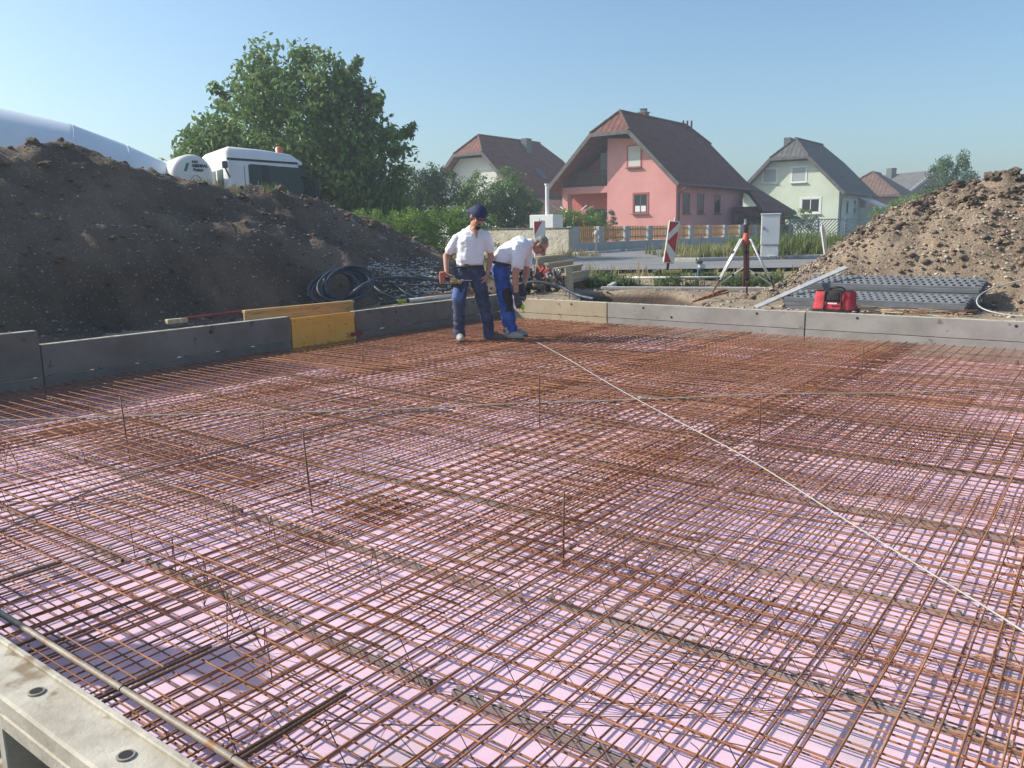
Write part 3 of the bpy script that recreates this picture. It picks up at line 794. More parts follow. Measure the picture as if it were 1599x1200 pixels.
# ---------------------------------------------------------------- pink house
C0 = W(46.8, -22.5)
ph = thing('pink_house', 'pink house with half-hipped dark red roof, balcony and slatted fence in front', 'house', (C0.x, C0.y, GZ), PLOT)
Wd, Ln = 8.3, 10.8; ze, zr, zh = 4.22, 8.28, 6.92
xb = -4.85                                            # left of this the front is set back behind the balcony
DB = 1.25
mb = MB()
def gabl(x): return min(ze + min(-x, Wd + x) * (zr - ze) / (Wd / 2) - .26, zh - .26)
fr = [(xb, 0), (0, 0), (0, gabl(0)), (-Wd / 2 + 1.57, gabl(-Wd / 2 + 1.57)), (xb, gabl(xb))]
mb.prism([(x, z) for x, z in fr], -.3, 0, Matrix(((1, 0, 0, 0), (0, 0, -1, 0), (0, 1, 0, 0), (0, 0, 0, 1))))
mb.mm((-.3, .3, 0), (0, Ln, ze - .12))
mb.mm((-Wd, Ln - .3, 0), (-.3, Ln, ze - .12))
mb.mm((-Wd, DB + .3, 0), (-Wd + .3, Ln - .3, ze - .12))
mb.mm((xb, .3, 0), (xb + .3, DB, 6.4))
mb.build('wall', M['wall_pink'], ph)
mb = MB()
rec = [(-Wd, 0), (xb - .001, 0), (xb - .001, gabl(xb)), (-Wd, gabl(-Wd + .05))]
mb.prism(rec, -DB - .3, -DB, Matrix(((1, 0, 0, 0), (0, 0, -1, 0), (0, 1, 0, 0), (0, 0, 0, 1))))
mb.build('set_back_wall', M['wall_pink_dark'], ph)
mb = MB(); mb.mm((-Wd, 0, 3.30), (xb - .002, DB - .002, 3.72)); mb.mm((-Wd, 0, 0), (-Wd + .42, .42, 3.298)); mb.build('balcony', M['wall_pink'], ph)
rl = MB(); rl.mm((-Wd + .05, .04, 4.62), (xb - .02, .12, 4.74)); rl.mm((-Wd + .05, .05, 3.78), (xb - .02, .10, 3.88))
rl = rl.build('railing', M['rail_dark'], ph)
bar_me = MB().mm((-.055, -.012, 3.74), (.055, .012, 4.70)).mesh('slat', M['rail_dark'])
for k in range(22): put('slat', bar_me, rl, (-Wd + .13 + k * .149, .075 - .05, 0))
mb = MB(); ri = halfhip_roof(mb, Wd, Ln, ze, zr, zh, .62, 1.0, .5)
roof = mb.build('roof', M['tile_red'], ph)
mb = MB(); xm = ri['xm']
ridge_caps(mb, (xm, ri['y0'] + ri['yh'], zr + .02), (xm, ri['yb'], zr + .02))
for sg in (-1, 1):
    ridge_caps(mb, (xm + sg * ri['xh'], ri['y0'], zh + .02), (xm, ri['y0'] + ri['yh'], zr + .02)); ridge_caps(mb, (xm + sg * ri['xh'], ri['y1'], zh + .02), (xm, ri['yb'], zr + .02))
mb.build('ridge_tiles', M['tile_brown'], roof)
mb = MB()
for sg, xe in ((1, ri['xr']), (-1, ri['xl'])):
    a = Vector((xe, ri['y0'] - .03, ri['zeo'] - .12)); b_ = Vector((xm + sg * ri['xh'], ri['y0'] - .03, zh - .12))
    d = b_ - a; mb.cbox((a + b_) / 2, (d.length, .05, .25), .01, 0, Matrix.Rotation(-math.atan2(d.z, d.x), 3, 'Y'))
mb.cbox((xm, ri['y0'] - .04, zh - .10), (2 * ri['xh'] + .1, .05, .24), .01)
mb.build('fascia', M['fascia'], roof)
mb = MB()
for zz, xx in ((4.4, .02), (4.4, -Wd - .02), (6.45, xm + 1.75), (6.45, xm - 1.75)):
    mb.cbox((xx, -.48, zz - .22), (.16, .95, .2), .02)
mb.build('rafter_end', M['soffit'], roof)
mb = MB(); mb.tube([(ri['xr'] + .06, ri['y0'], ri['zeo'] - .06), (ri['xr'] + .06, ri['y1'], ri['zeo'] - .06)], .075, 8)
mb.tube([(ri['xr'] + .04, .15, ri['zeo'] - .12), (.10, .25, ri['zeo'] - .55), (.09, .25, .0)], .05, 8); mb.build('gutter', M['gutter'], ph)
mb = MB(); mb.mm((xm - .55, 3.75, 7.0), (xm - .03, 4.30, 8.55)); ch = mb.build('chimney', M['chimney'], roof)
mb = MB(); mb.mm((xm - .61, 3.69, 8.552), (xm + .03, 4.36, 8.63)); mb.mm((xm - .45, 3.85, 8.632), (xm - .13, 4.2, 8.80)); mb.mm((xm - .50, 3.80, 8.802), (xm - .08, 4.25, 8.84)); mb.build('chimney_cap', M['metal_dark'], ch)
vb = MB()
for k in range(3): vb.tube([(xm + .25 + .2 * k, 9.0 + .25 * k, 7.7), (xm + .25 + .2 * k, 9.0 + .25 * k, 8.5)], .07, 8)
vb.build('vent', M['tile_brown'], roof)
window(ph, ('f', 0), -3.35, -2.48, 4.82, 6.05, pane='blind', bars=False)
window(ph, ('f', 0), -2.9, -1.95, 1.97, 3.12, curtain=True)
for k, (a, b_) in enumerate(((.98, 1.85), (3.15, 4.0), (5.85, 6.7))): window(ph, ('r', 0), a, b_, 1.94, 3.05, bars=False)
mb = MB(); mb.mm((-6.1, DB - .012, 3.74), (-5.2, DB - .002, 5.9)); mb.build('balcony_door', M['blind_grey'], ph)
mb = MB(); mb.mm((-7.2, DB - .012, .05), (-5.1, DB - .002, 2.3)); mb.build('terrace_door', M['glass'], ph)
# low annex with a lean-to tiled roof at the far end
an = MB(); an.mm((-6, Ln + .01, 0), (1.0, Ln + 4.2, 2.4)); an.mm((.2, 8.9, 0), (1.9, Ln + 3.6, 1.9)); an.build('annex_wall', M['wall_boards'], ph)
an = MB()
P = [(-2.2, Ln - 1.2, 4.9), (-2.2, Ln + 4.0, 4.9), (2.4, Ln + 4.6, 2.02), (2.4, Ln - 2.3, 2.02), (.75, Ln - .6, 3.35)]
Pv = [Vector(p) for p in P]; Q = [p - Vector((.06, 0, .2)) for p in Pv]
an.add(Pv + Q, [(4, 3, 2, 1, 0), (5, 6, 7, 8, 9)] + [(i, (i + 1) % 5, 5 + (i + 1) % 5, 5 + i) for i in range(5)])
P = [Vector(p) for p in ((.3, Ln - 2.6, 2.35), (.3, Ln + 4.6, 2.35), (2.7, Ln + 4.6, 1.62), (2.7, Ln - 2.6, 1.62))]
Q = [p - Vector((0, 0, .16)) for p in P]
an.add(P + Q, [(3, 2, 1, 0), (4, 5, 6, 7)] + [(i, (i + 1) % 4, 4 + (i + 1) % 4, 4 + i) for i in range(4)])
an.build('annex_roof', M['tile_red'], ph)

# ---------------------------------------------------------------- pale green house
C1 = W(71.7, -19.75)
gh = thing('green_house', 'pale green house with half-hipped dark grey roof beyond the pink house', 'house', (C1.x, C1.y, GZ), PLOT)
Wd, Ln = 8.2, 9.6; ze, zr, zh = 4.25, 8.35, 6.72
def solid_house(par, Wd, Ln, ze, zr, zh, wm, rm, over, front, back, cap='tile_dark'):
    mb = MB(); sl = (zr - ze) / (Wd / 2); xh = (zr - zh) / sl
    pol = [(-Wd, 0), (0, 0), (0, ze - .25), (-Wd / 2 + xh + .12, zh - .3), (-Wd / 2 - xh - .12, zh - .3), (-Wd, ze - .25)]
    mb.prism(pol, -Ln, 0, Matrix(((1, 0, 0, 0), (0, 0, -1, 0), (0, 1, 0, 0), (0, 0, 0, 1)))); mb.build('wall', wm, par)
    mb = MB(); ri = halfhip_roof(mb, Wd, Ln, ze, zr, zh, over, front, back); ro = mb.build('roof', rm, par)
    mb = MB(); xm = ri['xm']; ridge_caps(mb, (xm, ri['y0'] + ri['yh'], zr + .02), (xm, ri['yb'], zr + .02))
    for sg in (-1, 1): ridge_caps(mb, (xm + sg * ri['xh'], ri['y0'], zh + .02), (xm, ri['y0'] + ri['yh'], zr + .02))
    mb.build('ridge_tiles', M[cap], ro)
    mb = MB()
    for sg, xe in ((1, ri['xr']), (-1, ri['xl'])):
        a = Vector((xe, ri['y0'] - .03, ri['zeo'] - .12)); b_ = Vector((xm + sg * ri['xh'], ri['y0'] - .03, zh - .12)); d = b_ - a
        mb.cbox((a + b_) / 2, (d.length, .05, .28), .01, 0, Matrix.Rotation(-math.atan2(d.z, d.x), 3, 'Y'))
    mb.cbox((xm, ri['y0'] - .04, zh - .10), (2 * ri['xh'] + .1, .05, .24), .01); mb.build('fascia', M['fascia'], ro)
    mb = MB(); mb.tube([(ri['xr'] + .06, ri['y0'], ri['zeo'] - .06), (ri['xr'] + .06, ri['y1'], ri['zeo'] - .06)], .07, 6)
    mb.tube([(ri['xr'] + .04, .2, ri['zeo'] - .12), (.10, .35, ri['zeo'] - .5), (.09, .35, .0)], .05, 6); mb.build('gutter', M['gutter'], par)
    return ri, ro
ri, ro = solid_house(gh, Wd, Ln, ze, zr, zh, M['wall_green'], M['tile_dark'], .6, .7, .5)
window(gh, ('f', 0), -6.45, -5.35, 4.78, 5.85, pane='blind_grey', frame='frame_white', surround=.14, bars=False)
window(gh, ('f', 0), -3.95, -2.85, 4.72, 5.85, pane='blind_grey', frame='frame_white', surround=.14, bars=False)
window(gh, ('f', 0), -3.05, -1.55, 2.1, 3.25, pane='glass', frame='frame_white', surround=.14)
window(gh, ('r', 0), 2.2, 2.9, 2.0, 3.1, pane='glass', frame='frame_white', surround=.08, bars=False)
window(gh, ('r', 0), 4.6, 5.3, 2.0, 3.1, pane='glass', frame='frame_white', surround=.08, bars=False)
MB().mm((ri['xm'] - .9, .5, 7.4), (ri['xm'] - .35, 1.2, 8.45)).build('chimney', M['metal_dark'], ro)
MB().mm((0.02, 6.4, 0), (1.6, 8.6, 2.5)).build('porch', M['wall_green'], gh)
mb = MB(); P = [Vector(p) for p in ((-.1, 6.0, 3.6), (-.1, 9.0, 3.6), (2.0, 9.0, 2.6), (2.0, 6.0, 2.6))]; Q = [p - Vector((0, 0, .18)) for p in P]
mb.add(P + Q, [(3, 2, 1, 0), (4, 5, 6, 7)] + [(i, (i + 1) % 4, 4 + (i + 1) % 4, 4 + i) for i in range(4)]); mb.build('porch_roof', M['frame_white'], gh)

# ---------------------------------------------------------------- white house at the back left of the pink one
C2 = W(51.4, -38.0)
wh = thing('white_house', 'white house with large red-brown roof behind the garden bushes', 'house', (C2.x, C2.y, GZ), PLOT)
ri, ro = solid_house(wh, 8.3, 10.0, 4.28, 8.4, 6.95, M['wall_white'], M['tile_red'], .6, .8, .5, 'tile_brown')
MB().mm((ri['xm'] + .5, 5.6, 7.3), (ri['xm'] + 1.1, 6.3, 8.5)).build('chimney', M['metal_dark'], ro)
sl = ri['sl']; k = -1.15
Mx = Matrix.Translation((k, 4.9, 4.28 - sl * k + .03)) @ Matrix.Rotation(math.atan(sl), 4, 'Y')
mb = MB(); mb.box((0, 0, .03), (1.3, .85, .08), 0, Mx.to_3x3()); mb.v = [tuple(Vector(v) + Mx.translation) for v in mb.v]
sk = mb.build('skylight', M['metal_dark'], ro)
mb = MB(); mb.box((0, 0, .075), (1.1, .65, .012), 0, Mx.to_3x3()); mb.v = [tuple(Vector(v) + Mx.translation) for v in mb.v]
M['sky_glass'] = pmat('skylight_glass', (.40, .55, .68), rough=.05, spec=.8, metal=.7); mb.build('pane', M['sky_glass'], sk)
MB().mm((.05, 1.5, 0), (1.2, 9.5, 3.3)).build('side_wall', M['wall_beige'], wh)

# ---------------------------------------------------------------- farther houses on the right
C3 = W(92, -18.3)
fh = thing('far_house', 'low brown house with hipped brown tile roof behind the green house', 'house', (C3.x, C3.y, GZ), PLOT)
ri, ro = solid_house(fh, 9, 9, 3.3, 6.5, 4.0, M['wall_boards'], M['tile_brown'], .7, .7, .7, 'tile_brown')
C4 = W(112, -16.5)
fh2 = thing('farthest_house', 'grey gabled roof of the farthest house beside the round tree', 'house', (C4.x, C4.y, GZ), PLOT + R(50)); fh2.scale = (1, 1, .82)
Mg = Matrix(((1, 0, 0, 0), (0, 0, -1, 0), (0, 1, 0, 0), (0, 0, 0, 1)))
MB().prism([(-9, 0), (0, 0), (0, 4.6), (-4.5, 8.4), (-9, 4.6)], -11, 0, Mg @ Matrix.Translation((0, 0, 0))).build('wall', M['wall_boards'], fh2)
mb = MB()
for sg in (-1, 1):
    P = [Vector(p) for p in ((-4.5, -.6, 8.75), (-4.5, 11.6, 8.75), (-4.5 + sg * 5.2, 11.6, 4.4), (-4.5 + sg * 5.2, -.6, 4.4))]
    if sg > 0: P.reverse()
    Q = [p - Vector((0, 0, .25)) for p in P]
    mb.add(P + Q, [(0, 1, 2, 3), (7, 6, 5, 4)] + [(i, 4 + i, 4 + (i + 1) % 4, (i + 1) % 4) for i in range(4)])
mb.build('roof', M['tile_dark'], fh2)
mb = MB()
for sg in (-1, 1):
    d = Vector((sg * 5.2, 0, -4.35)); mb.cbox((-4.5 + sg * 2.6, -.64, 6.5), (d.length, .06, .3), .01, 0, Matrix.Rotation(-math.atan2(d.z, d.x), 3, 'Y'))
mb.build('bargeboard', M['frame_white'], fh2)
MB().mm((-5.5, 6, 8), (-4.8, 7, 9.6)).build('chimney', M['metal_dark'], fh2)

# ================================================================ garden fence along the street
M['fence_wall'] = pmat('fence_plaster', (.42, .395, .37), (.48, .455, .43), 1.5, .9, .1, 30)
M['slat_wood'] = pmat('fence_slat', (.46, .225, .08), (.60, .33, .135), 2.5, .7, rnd=.12, stretch=(6, 6, .8))
fs0 = 29.7
gf_ = thing('slatted_fence', 'grey plastered garden fence with orange wooden slat panels in front of the pink house', 'fence', (*W(fs0, -19)[:2], GZ), PLOT + R(90))
# local x -> +s, local y -> -t ; street side is -y
MB().cbox((14.5, .11, .18), (29.0, .20, .50), .01).build('base_wall', M['fence_wall'], gf_)
pil = MB().cbox((0, .11, .555), (.42, .28, 1.13), .015).mesh('pillar', M['fence_wall'])
pos = [.15, 2.3, 4.7, 7.0, 9.3, 11.8, 14.2, 16.5, 18.9, 21.2, 23.5, 25.8, 28.2]
slat = MB().cbox((0, .10, .79), (.105, .02, .66), .004).mesh('slat', M['slat_wood'])
for k, x in enumerate(pos):
    put('pillar', pil, gf_, (x, 0, 0), scale=(1.5 if k == 0 else 1, 1, 1))
    if k < len(pos) - 1:
        xa, xb_ = x + (.36 if k == 0 else .25), pos[k + 1] - .25
        MB().cbox(((xa + xb_) / 2, .13, .62), (xb_ - xa + .06, .035, .06), .004).cbox(((xa + xb_) / 2, .13, .98), (xb_ - xa + .06, .035, .06), .004).build('fence_rail', M['slat_wood'], gf_)
        n = int((xb_ - xa) / .155)
        for j in range(n): put('slat', slat, gf_, (xa + (j + .5) * (xb_ - xa) / n, 0, random.uniform(-.01, .01)))
# rough rendered boundary wall running back from the corner
M['roughcast'] = pmat('roughcast', (.40, .36, .29), (.58, .53, .45), 3.0, .95, 1.0, 9, dist=.06, c3=(.28, .25, .20), s3=6, w3=0)
bw = thing('rough_wall', 'rough rendered beige boundary wall with dark coping behind the workers', 'wall', (*W(29.55, -18.95)[:2], GZ), PLOT + R(180))
MB().cbox((2.65, .13, .46), (5.3, .26, 1.16), .02).build('rendered_wall', M['roughcast'], bw)
MB().cbox((2.65, .13, 1.07), (5.36, .34, .05), .01).build('coping', M['fascia'], bw)
# white meter box with pole behind the wall
mbx = thing('meter_box', 'white box with a brown stripe carrying a pole, behind the rough wall', 'box', (*W(31.4, -21.55)[:2], GZ), PLOT + R(4))
MB().cbox((0, 0, 1.05), (1.25, .9, 1.25), .02).build('housing', M['frame_white'], mbx)
M['rusty_paint'] = pmat('rust_stripe', (.34, .20, .15), (.62, .55, .50), 6, .9, lo=.45, hi=.6); MB().mm((-.629, -.2, .46), (-.626, .12, 1.66)).build('stripe', M['rusty_paint'], mbx)
pl = MB(); pl.tube([(.05, 0, 1.68), (.05, 0, 3.0)], .085, 10); pl.tube([(.05, 0, 3.0), (.05, 0, 3.06)], .12, 10); pl.build('pole', M['frame_white'], mbx, autos=40)
# hydrant
hy = thing('hydrant', 'small grey street hydrant post beside the first fence panel', 'hydrant', (*W(30.1, -18.1)[:2], GZ), 0)
MB().lathe([(.09, 0), (.075, .05), (.06, .1), (.06, .72), (.10, .74), (.11, .80), (.11, .86), (.07, .93), (.02, .96)], 12).build('post', M['concrete'], hy, True)
MB().tube([(-.17, 0, .80), (.17, 0, .80)], .045, 8).build('outlet', M['concrete'], hy)
# lattice fence in front of the green house
lf = thing('lattice_fence', 'grey diagonal lattice fence behind the weeds in front of the green house', 'fence', (18.3, 54.0, GZ), R(6))
M['lattice'] = pmat('lattice_wood', (.20, .23, .26), (.27, .30, .33), 2, .8)
post = MB().cbox((0, 0, .72), (.12, .12, 1.5), .01).mesh('post', M['lattice']); dia = {}
for k in range(7):
    put('post', post, lf, (k * 1.9, 0, 0))
    if k == 6: break
    fr_ = MB(); fr_.cbox((k * 1.9 + .95, 0, 1.40), (1.78, .05, .06), .004).cbox((k * 1.9 + .95, 0, .12), (1.78, .05, .06), .004); fr_.build('frame', M['lattice'], lf)
    sg = 1 if k % 2 else -1
    for j in range(14):
        # 45 degree slats clipped to the frame
        c = -1.25 + j * .23
        x0, x1 = max(0, c), min(1.78, c + 1.25)
        if x1 - x0 < .08: continue
        za, zb_ = .14 + (x0 - c), .14 + (x1 - c)
        if sg < 0: x0, x1 = 1.78 - x0, 1.78 - x1
        a, b_ = Vector((k * 1.9 + .06 + x0, 0, za)), Vector((k * 1.9 + .06 + x1, 0, zb_)); d = b_ - a
        MB().cbox((a + b_) / 2, (d.length, .02, .055), .003, 0, Matrix.Rotation(-math.atan2(d.z, d.x), 3, 'Y')).build('slat', M['lattice'], lf)
# rotary clothes airer
ca = thing('clothes_airer', 'white rotary clothes airer standing on the terrace of the pink house', 'clothes airer', (*W(43.6, -27.9)[:2], GZ), 0)
MB().tube([(0, 0, 0), (0, 0, 2.2)], .03, 8).build('pole', M['frame_white'], ca)
for k in range(4):
    a = k * R(90) + .5; MB().tube([(0, 0, 1.75), (1.5 * math.cos(a), 1.5 * math.sin(a), 2.42)], .022, 6).build('arm', M['frame_white'], ca)
# lamp on the right behind the heap
la = thing('garden_lamp', 'white garden lamp between the far house and the tan heap', 'lamp', (*W(73.5, -13.0)[:2], GZ), 0)
MB().tube([(0, 0, 0), (0, 0, 1.9)], .05, 8).build('post', M['frame_white'], la)
MB().lathe([(.12, 1.9), (.2, 2.0), (.24, 2.45), (.42, 2.5), (.3, 2.62), (.05, 2.75)], 12).build('lamp_head', M['frame_white'], la, True)

# ================================================================ trees, bushes, grass
def leaves(name, blobs, n, size, mt, parent, seed, up=.35, aspect=.5, gaps=.5, fill=.72, droop=.3, sprigs=0):
    """leaf-sized faces gathered in clumps through the volume of several ellipsoids (c, r)"""
    rs = np.random.RandomState(seed)
    vol = np.array([b[1][0] * b[1][1] * b[1][2] for b in blobs]); vol = vol / vol.sum()
    ncl = max(12, n // 42); cc = []; cr = []
    for _ in range(ncl):
        b = blobs[rs.choice(len(blobs), p=vol)]
        d = rs.normal(size=3); d /= np.linalg.norm(d)
        k = fill + (1.04 - fill) * rs.rand() if rs.rand() < .8 else rs.rand() ** .5 * fill
        cc.append(np.array(b[0]) + d * np.array(b[1]) * k); cr.append(rs.uniform(.6, 1.25))
    for _ in range(sprigs):
        b = blobs[rs.choice(len(blobs), p=vol)]
        d = rs.normal(size=3); d[2] = abs(d[2]); d /= np.linalg.norm(d)
        for q in (1.06, 1.15, 1.24): cc.append(np.array(b[0]) + d * np.array(b[1]) * q); cr.append(.42)
    cc = np.array(cc); cr = np.array(cr)
    pick = rs.randint(0, len(cc), n)
    off = rs.normal(size=(n, 3)); off *= (gaps * cr[pick] * rs.rand(n) ** .5 / np.linalg.norm(off, axis=1))[:, None]
    C = cc[pick] + off
    ax = rs.normal(size=(n, 3)) + off * .8; ax[:, 2] -= droop; ax /= np.linalg.norm(ax, axis=1)[:, None]
    nr = rs.normal(size=(n, 3)); nr[:, 2] = np.abs(nr[:, 2]) + up
    sd_ = np.cross(ax, nr); sd_ /= np.linalg.norm(sd_, axis=1)[:, None] + 1e-9
    nn = np.cross(sd_, ax)
    sz = size * rs.uniform(.6, 1.3, n)[:, None]
    V = np.stack([C - ax * sz * .5, C + sd_ * sz * aspect * .5 + nn * sz * .10, C + ax * sz * .5 - nn * sz * .08, C - sd_ * sz * aspect * .5 + nn * sz * .10], 1).reshape(-1, 3)
    me = bpy.data.meshes.new(name)
    me.vertices.add(4 * n); me.vertices.foreach_set('co', V.ravel())
    me.loops.add(4 * n); me.loops.foreach_set('vertex_index', np.arange(4 * n))
    me.polygons.add(n); me.polygons.foreach_set('loop_start', np.arange(0, 4 * n, 4)); me.polygons.foreach_set('loop_total', np.full(n, 4))
    me.materials.append(mt); me.update(); me.validate()
    return put(name, me, parent)
def trunk(par, h, r, limbs, seed, zl=.45):
    rs = np.random.RandomState(seed); mb = MB()
    mb.tube([(0, 0, -.2), (.03, 0, h * .25), (-.04, .02, h * .6), (.02, 0, h)], [r * 1.25, r, r * .85, r * .6], 9)
    for (x, y, z) in limbs:
        b0 = Vector((0, 0, h * rs.uniform(zl, .95))); e = Vector((x, y, z)); mid = b0.lerp(e, .5) + Vector((rs.uniform(-.2, .2), rs.uniform(-.2, .2), .25))
        mb.tube(smooth_path([b0, mid, e], 4), [r * .5 * (1 - .09 * k) for k in range(9)], 6)
        for _ in range(3):
            q = mid.lerp(e, rs.uniform(.2, .9)); e2 = q + Vector((rs.uniform(-.9, .9), rs.uniform(-.9, .9), rs.uniform(.1, .9)))
            mb.tube([q, q.lerp(e2, .5) + Vector((0, 0, .08)), e2], [r * .2, r * .14, r * .06], 5)
    return mb.build('trunk', M['bark'], par, True)
wt = thing('walnut_tree', 'large spreading green tree behind the concrete mixer truck', 'tree', (-7.1, 29.3, .4), 0)
wt.scale = (1.08, 1.08, 1.08)
B = [((-.1, 0, 3.9), (2.8, 2.5, 2.5)), ((-2.3, -.2, 3.0), (1.75, 1.6, 1.55)), ((1.75, -.1, 3.1), (1.65, 1.7, 1.9)), ((-.75, 0, 5.7), (1.35, 1.3, 1.15)), ((.75, 0, 5.6), (1.25, 1.2, 1.0)), ((2.3, -.2, 1.7), (1.05, 1.2, 1.3)), ((-.3, -.6, 2.2), (2.6, 1.8, 1.3)), ((.8, -.5, 1.2), (2.2, 1.6, .9)), ((2.55, 0, 3.55), (.85, 1.0, .8)), ((-3.2, 0, 3.6), (.85, .9, .9))]
trunk(wt, 2.6, .26, [(b[0][0], b[0][1], b[0][2]) for b in B], 2)
leaves('crown', B, 36000, .21, M['leaf'], wt, 3, gaps=.46, droop=.5, sprigs=26)
b1 = thing('grey_green_bush', 'tall grey-green bush between the big tree and the white house', 'bush', (-4.6, 41, GZ), 0)
trunk(b1, 1.4, .10, [(0, 0, 2.6), (-1, 0, 2.2), (1.1, 0, 2.4)], 5)
leaves('crown', [((0, 0, 2.2), (1.5, 1.4, 1.9)), ((1.25, .2, 2.6), (1.3, 1.2, 1.7)), ((-1.0, 0, 1.6), (.9, 1, 1.4)), ((.5, 0, 3.3), (.8, .8, .8))], 19000, .13, M['leaf_dark'], b1, 6, gaps=.32)
b2 = thing('round_bush', 'broad green bush beside the white meter box pole', 'bush', (-1.55, 44, GZ), 0)
b2.scale = (1.15, 1.15, 1.15)
trunk(b2, 1.3, .09, [(0, 0, 2.4), (.9, 0, 2.2), (-.7, 0, 2.0)], 6)
leaves('crown', [((0, 0, 2.0), (1.25, 1.2, 1.4)), ((1.3, 0, 2.1), (.9, 1, 1.5)), ((2.0, .4, 1.5), (.9, .9, 1.2)), ((-.6, 0, 1.5), (.9, 1, 1.2))], 19000, .125, M['leaf'], b2, 7, gaps=.3)
hg = thing('hedge', 'bright green clipped hedge running behind the left worker', 'hedge', (-2.5, 24.6, .40), R(8))
trunk(hg, .7, .05, [(-1, 0, .9), (1, 0, .9), (0, 0, 1.0)], 8)
leaves('foliage', [((k * .58 - 2.5, random.uniform(-.1, .1), .80 + random.uniform(-.06, .1)), (.6, .62, .86)) for k in range(8)], 26000, .07, M['leaf_light'], hg, 9, gaps=.18, fill=.78)
hg2 = thing('garden_hedge', 'loose green hedge behind the rough wall in front of the pink house', 'hedge', (3.4, 40.0, GZ), R(40))
trunk(hg2, .9, .05, [(-1, 0, 1.2), (1, 0, 1.2)], 8)
leaves('foliage', [((k * .6 - 1.4, 0, 1.05 + random.uniform(-.15, .2)), (.62, .7, .98)) for k in range(5)] + [((-2.6, -.2, .7), (.7, .7, .75))], 18000, .09, M['leaf_light'], hg2, 10, gaps=.18)
hg3 = thing('dark_hedge', 'dark clipped rounded shrub left of the pink house front window', 'shrub', (5.05, 43.5, GZ), 0)
trunk(hg3, .8, .05, [(0, 0, 1.2)], 8)
leaves('foliage', [((0, 0, .95), (.72, .8, 1.05)), ((-.5, .3, .9), (.6, .7, .9))], 7500, .08, M['leaf_dark'], hg3, 11, gaps=.14, fill=.85)
ft = thing('round_tree', 'round green tree on the skyline left of the tan heap', 'tree', (31.6, 60, GZ), 0); ft.scale = (1.02, 1.02, 1.06)
trunk(ft, 2.2, .2, [(0, 0, 3.8), (-1, 0, 3), (1, 0, 3)], 12)
leaves('crown', [((.2, 0, 3.75), (1.7, 1.5, 1.8)), ((.1, 0, 2.4), (2.1, 1.7, 1.4)), ((-1.7, 0, 2.0), (1.3, 1.2, 1.1))], 17000, .17, M['leaf_far'], ft, 13, gaps=.34)
ft2 = thing('low_tree', 'low bright tree top peeping over the tan heap beside the lamp', 'tree', (27.3, 57, GZ), 0)
trunk(ft2, 1.2, .1, [(0, 0, 1.8)], 14)
leaves('crown', [((0, 0, 1.9), (1.1, 1.2, 1.1)), ((1.4, .2, 1.7), (1.1, 1, 1.1))], 4000, .16, M['leaf_light'], ft2, 15, gaps=.3)
bs = thing('garden_shrub', 'yellow-green shrub behind the lattice fence of the green house', 'shrub', (19.6, 55.6, GZ), 0)
leaves('foliage', [((0, 0, 1.1), (1.2, .8, 1.2)), ((7.2, .5, 1.2), (1.3, .8, 1.15))][:1], 2500, .13, M['leaf_light'], bs, 17, gaps=.25); trunk(bs, .9, .05, [(0, 0, 1.4)], 3)
bs = thing('climbing_shrub', 'small green shrub against the side wall of the green house', 'shrub', (26.2, 58.0, GZ), 0)
leaves('foliage', [((0, 0, 1.15), (1.5, .8, 1.2))], 2800, .13, M['leaf_light'], bs, 18, gaps=.25); trunk(bs, .9, .05, [(0, 0, 1.4)], 4)
bs = thing('annex_shrub', 'dark green shrub in front of the annex of the pink house', 'shrub', (17.0, 57.3, GZ), 0)
leaves('foliage', [((0, 0, .95), (1.3, .9, 1.15)), ((1.3, .3, .8), (.9, .8, .9))], 3200, .13, M['leaf_dark'], bs, 19, gaps=.25); trunk(bs, .9, .05, [(0, 0, 1.2)], 4)

M['grass_mix'] = pmat('grass_mix', (.17, .20, .06), (.34, .31, .14), .9, .7, trans=.3)
def blades(name, n, region, hr, mt, seed, label, cat, wd=.012, lean=.35, zf=gz, leafy=0.0):
    rs = np.random.RandomState(seed); V = []; Fc = []; k = 0
    clumps = [region(rs) for _ in range(max(3, n // 26))]
    for i in range(n):
        cx, cy, q = clumps[rs.randint(len(clumps))]
        x = cx + rs.normal(0, .09 * q + .02); y = cy + rs.normal(0, .09 * q + .02); z = zf(x, y)
        h = rs.uniform(*hr) * q; a = rs.uniform(0, 6.28); l = rs.uniform(.1, 1) * lean * h
        dx, dy = math.cos(a), math.sin(a); px_, py_ = -dy * wd, dx * wd
        V += [(x - px_, y - py_, z - .02), (x + px_, y + py_, z - .02), (x + px_ * .8 + dx * l * .35, y + py_ * .8 + dy * l * .35, z + h * .6), (x - px_ * .8 + dx * l * .35, y - py_ * .8 + dy * l * .35, z + h * .6), (x + dx * l, y + dy * l, z + h)]
        Fc += [(k, k + 1, k + 2, k + 3), (k + 3, k + 2, k + 4)]; k += 5
        if rs.rand() < leafy:
            for _ in range(4):
                u = rs.uniform(.25, 1); s_ = rs.uniform(.02, .05) + .03 * q; c = Vector((x + dx * l * u, y + dy * l * u, z + h * u)); b_ = rs.uniform(0, 6.28)
                e = Vector((math.cos(b_), math.sin(b_), rs.uniform(-.3, .5))) * s_; w2 = Vector((-e.y, e.x, 0)) * .4
                V += [c, c + e * .5 + w2, c + e, c + e * .5 - w2]; Fc.append((k, k + 1, k + 2, k + 3)); k += 4
    o = MB().add(V, Fc).build(name, mt); tag(o, label, cat, kind='stuff'); return o
gzf = lambda x, y: .43
def reg(pts, q=(.7, 1.2)):
    def f(rs):
        a = pts[rs.randint(len(pts))]; return (rs.uniform(a[0], a[1]), rs.uniform(a[2], a[3]), rs.uniform(*q))
    return f
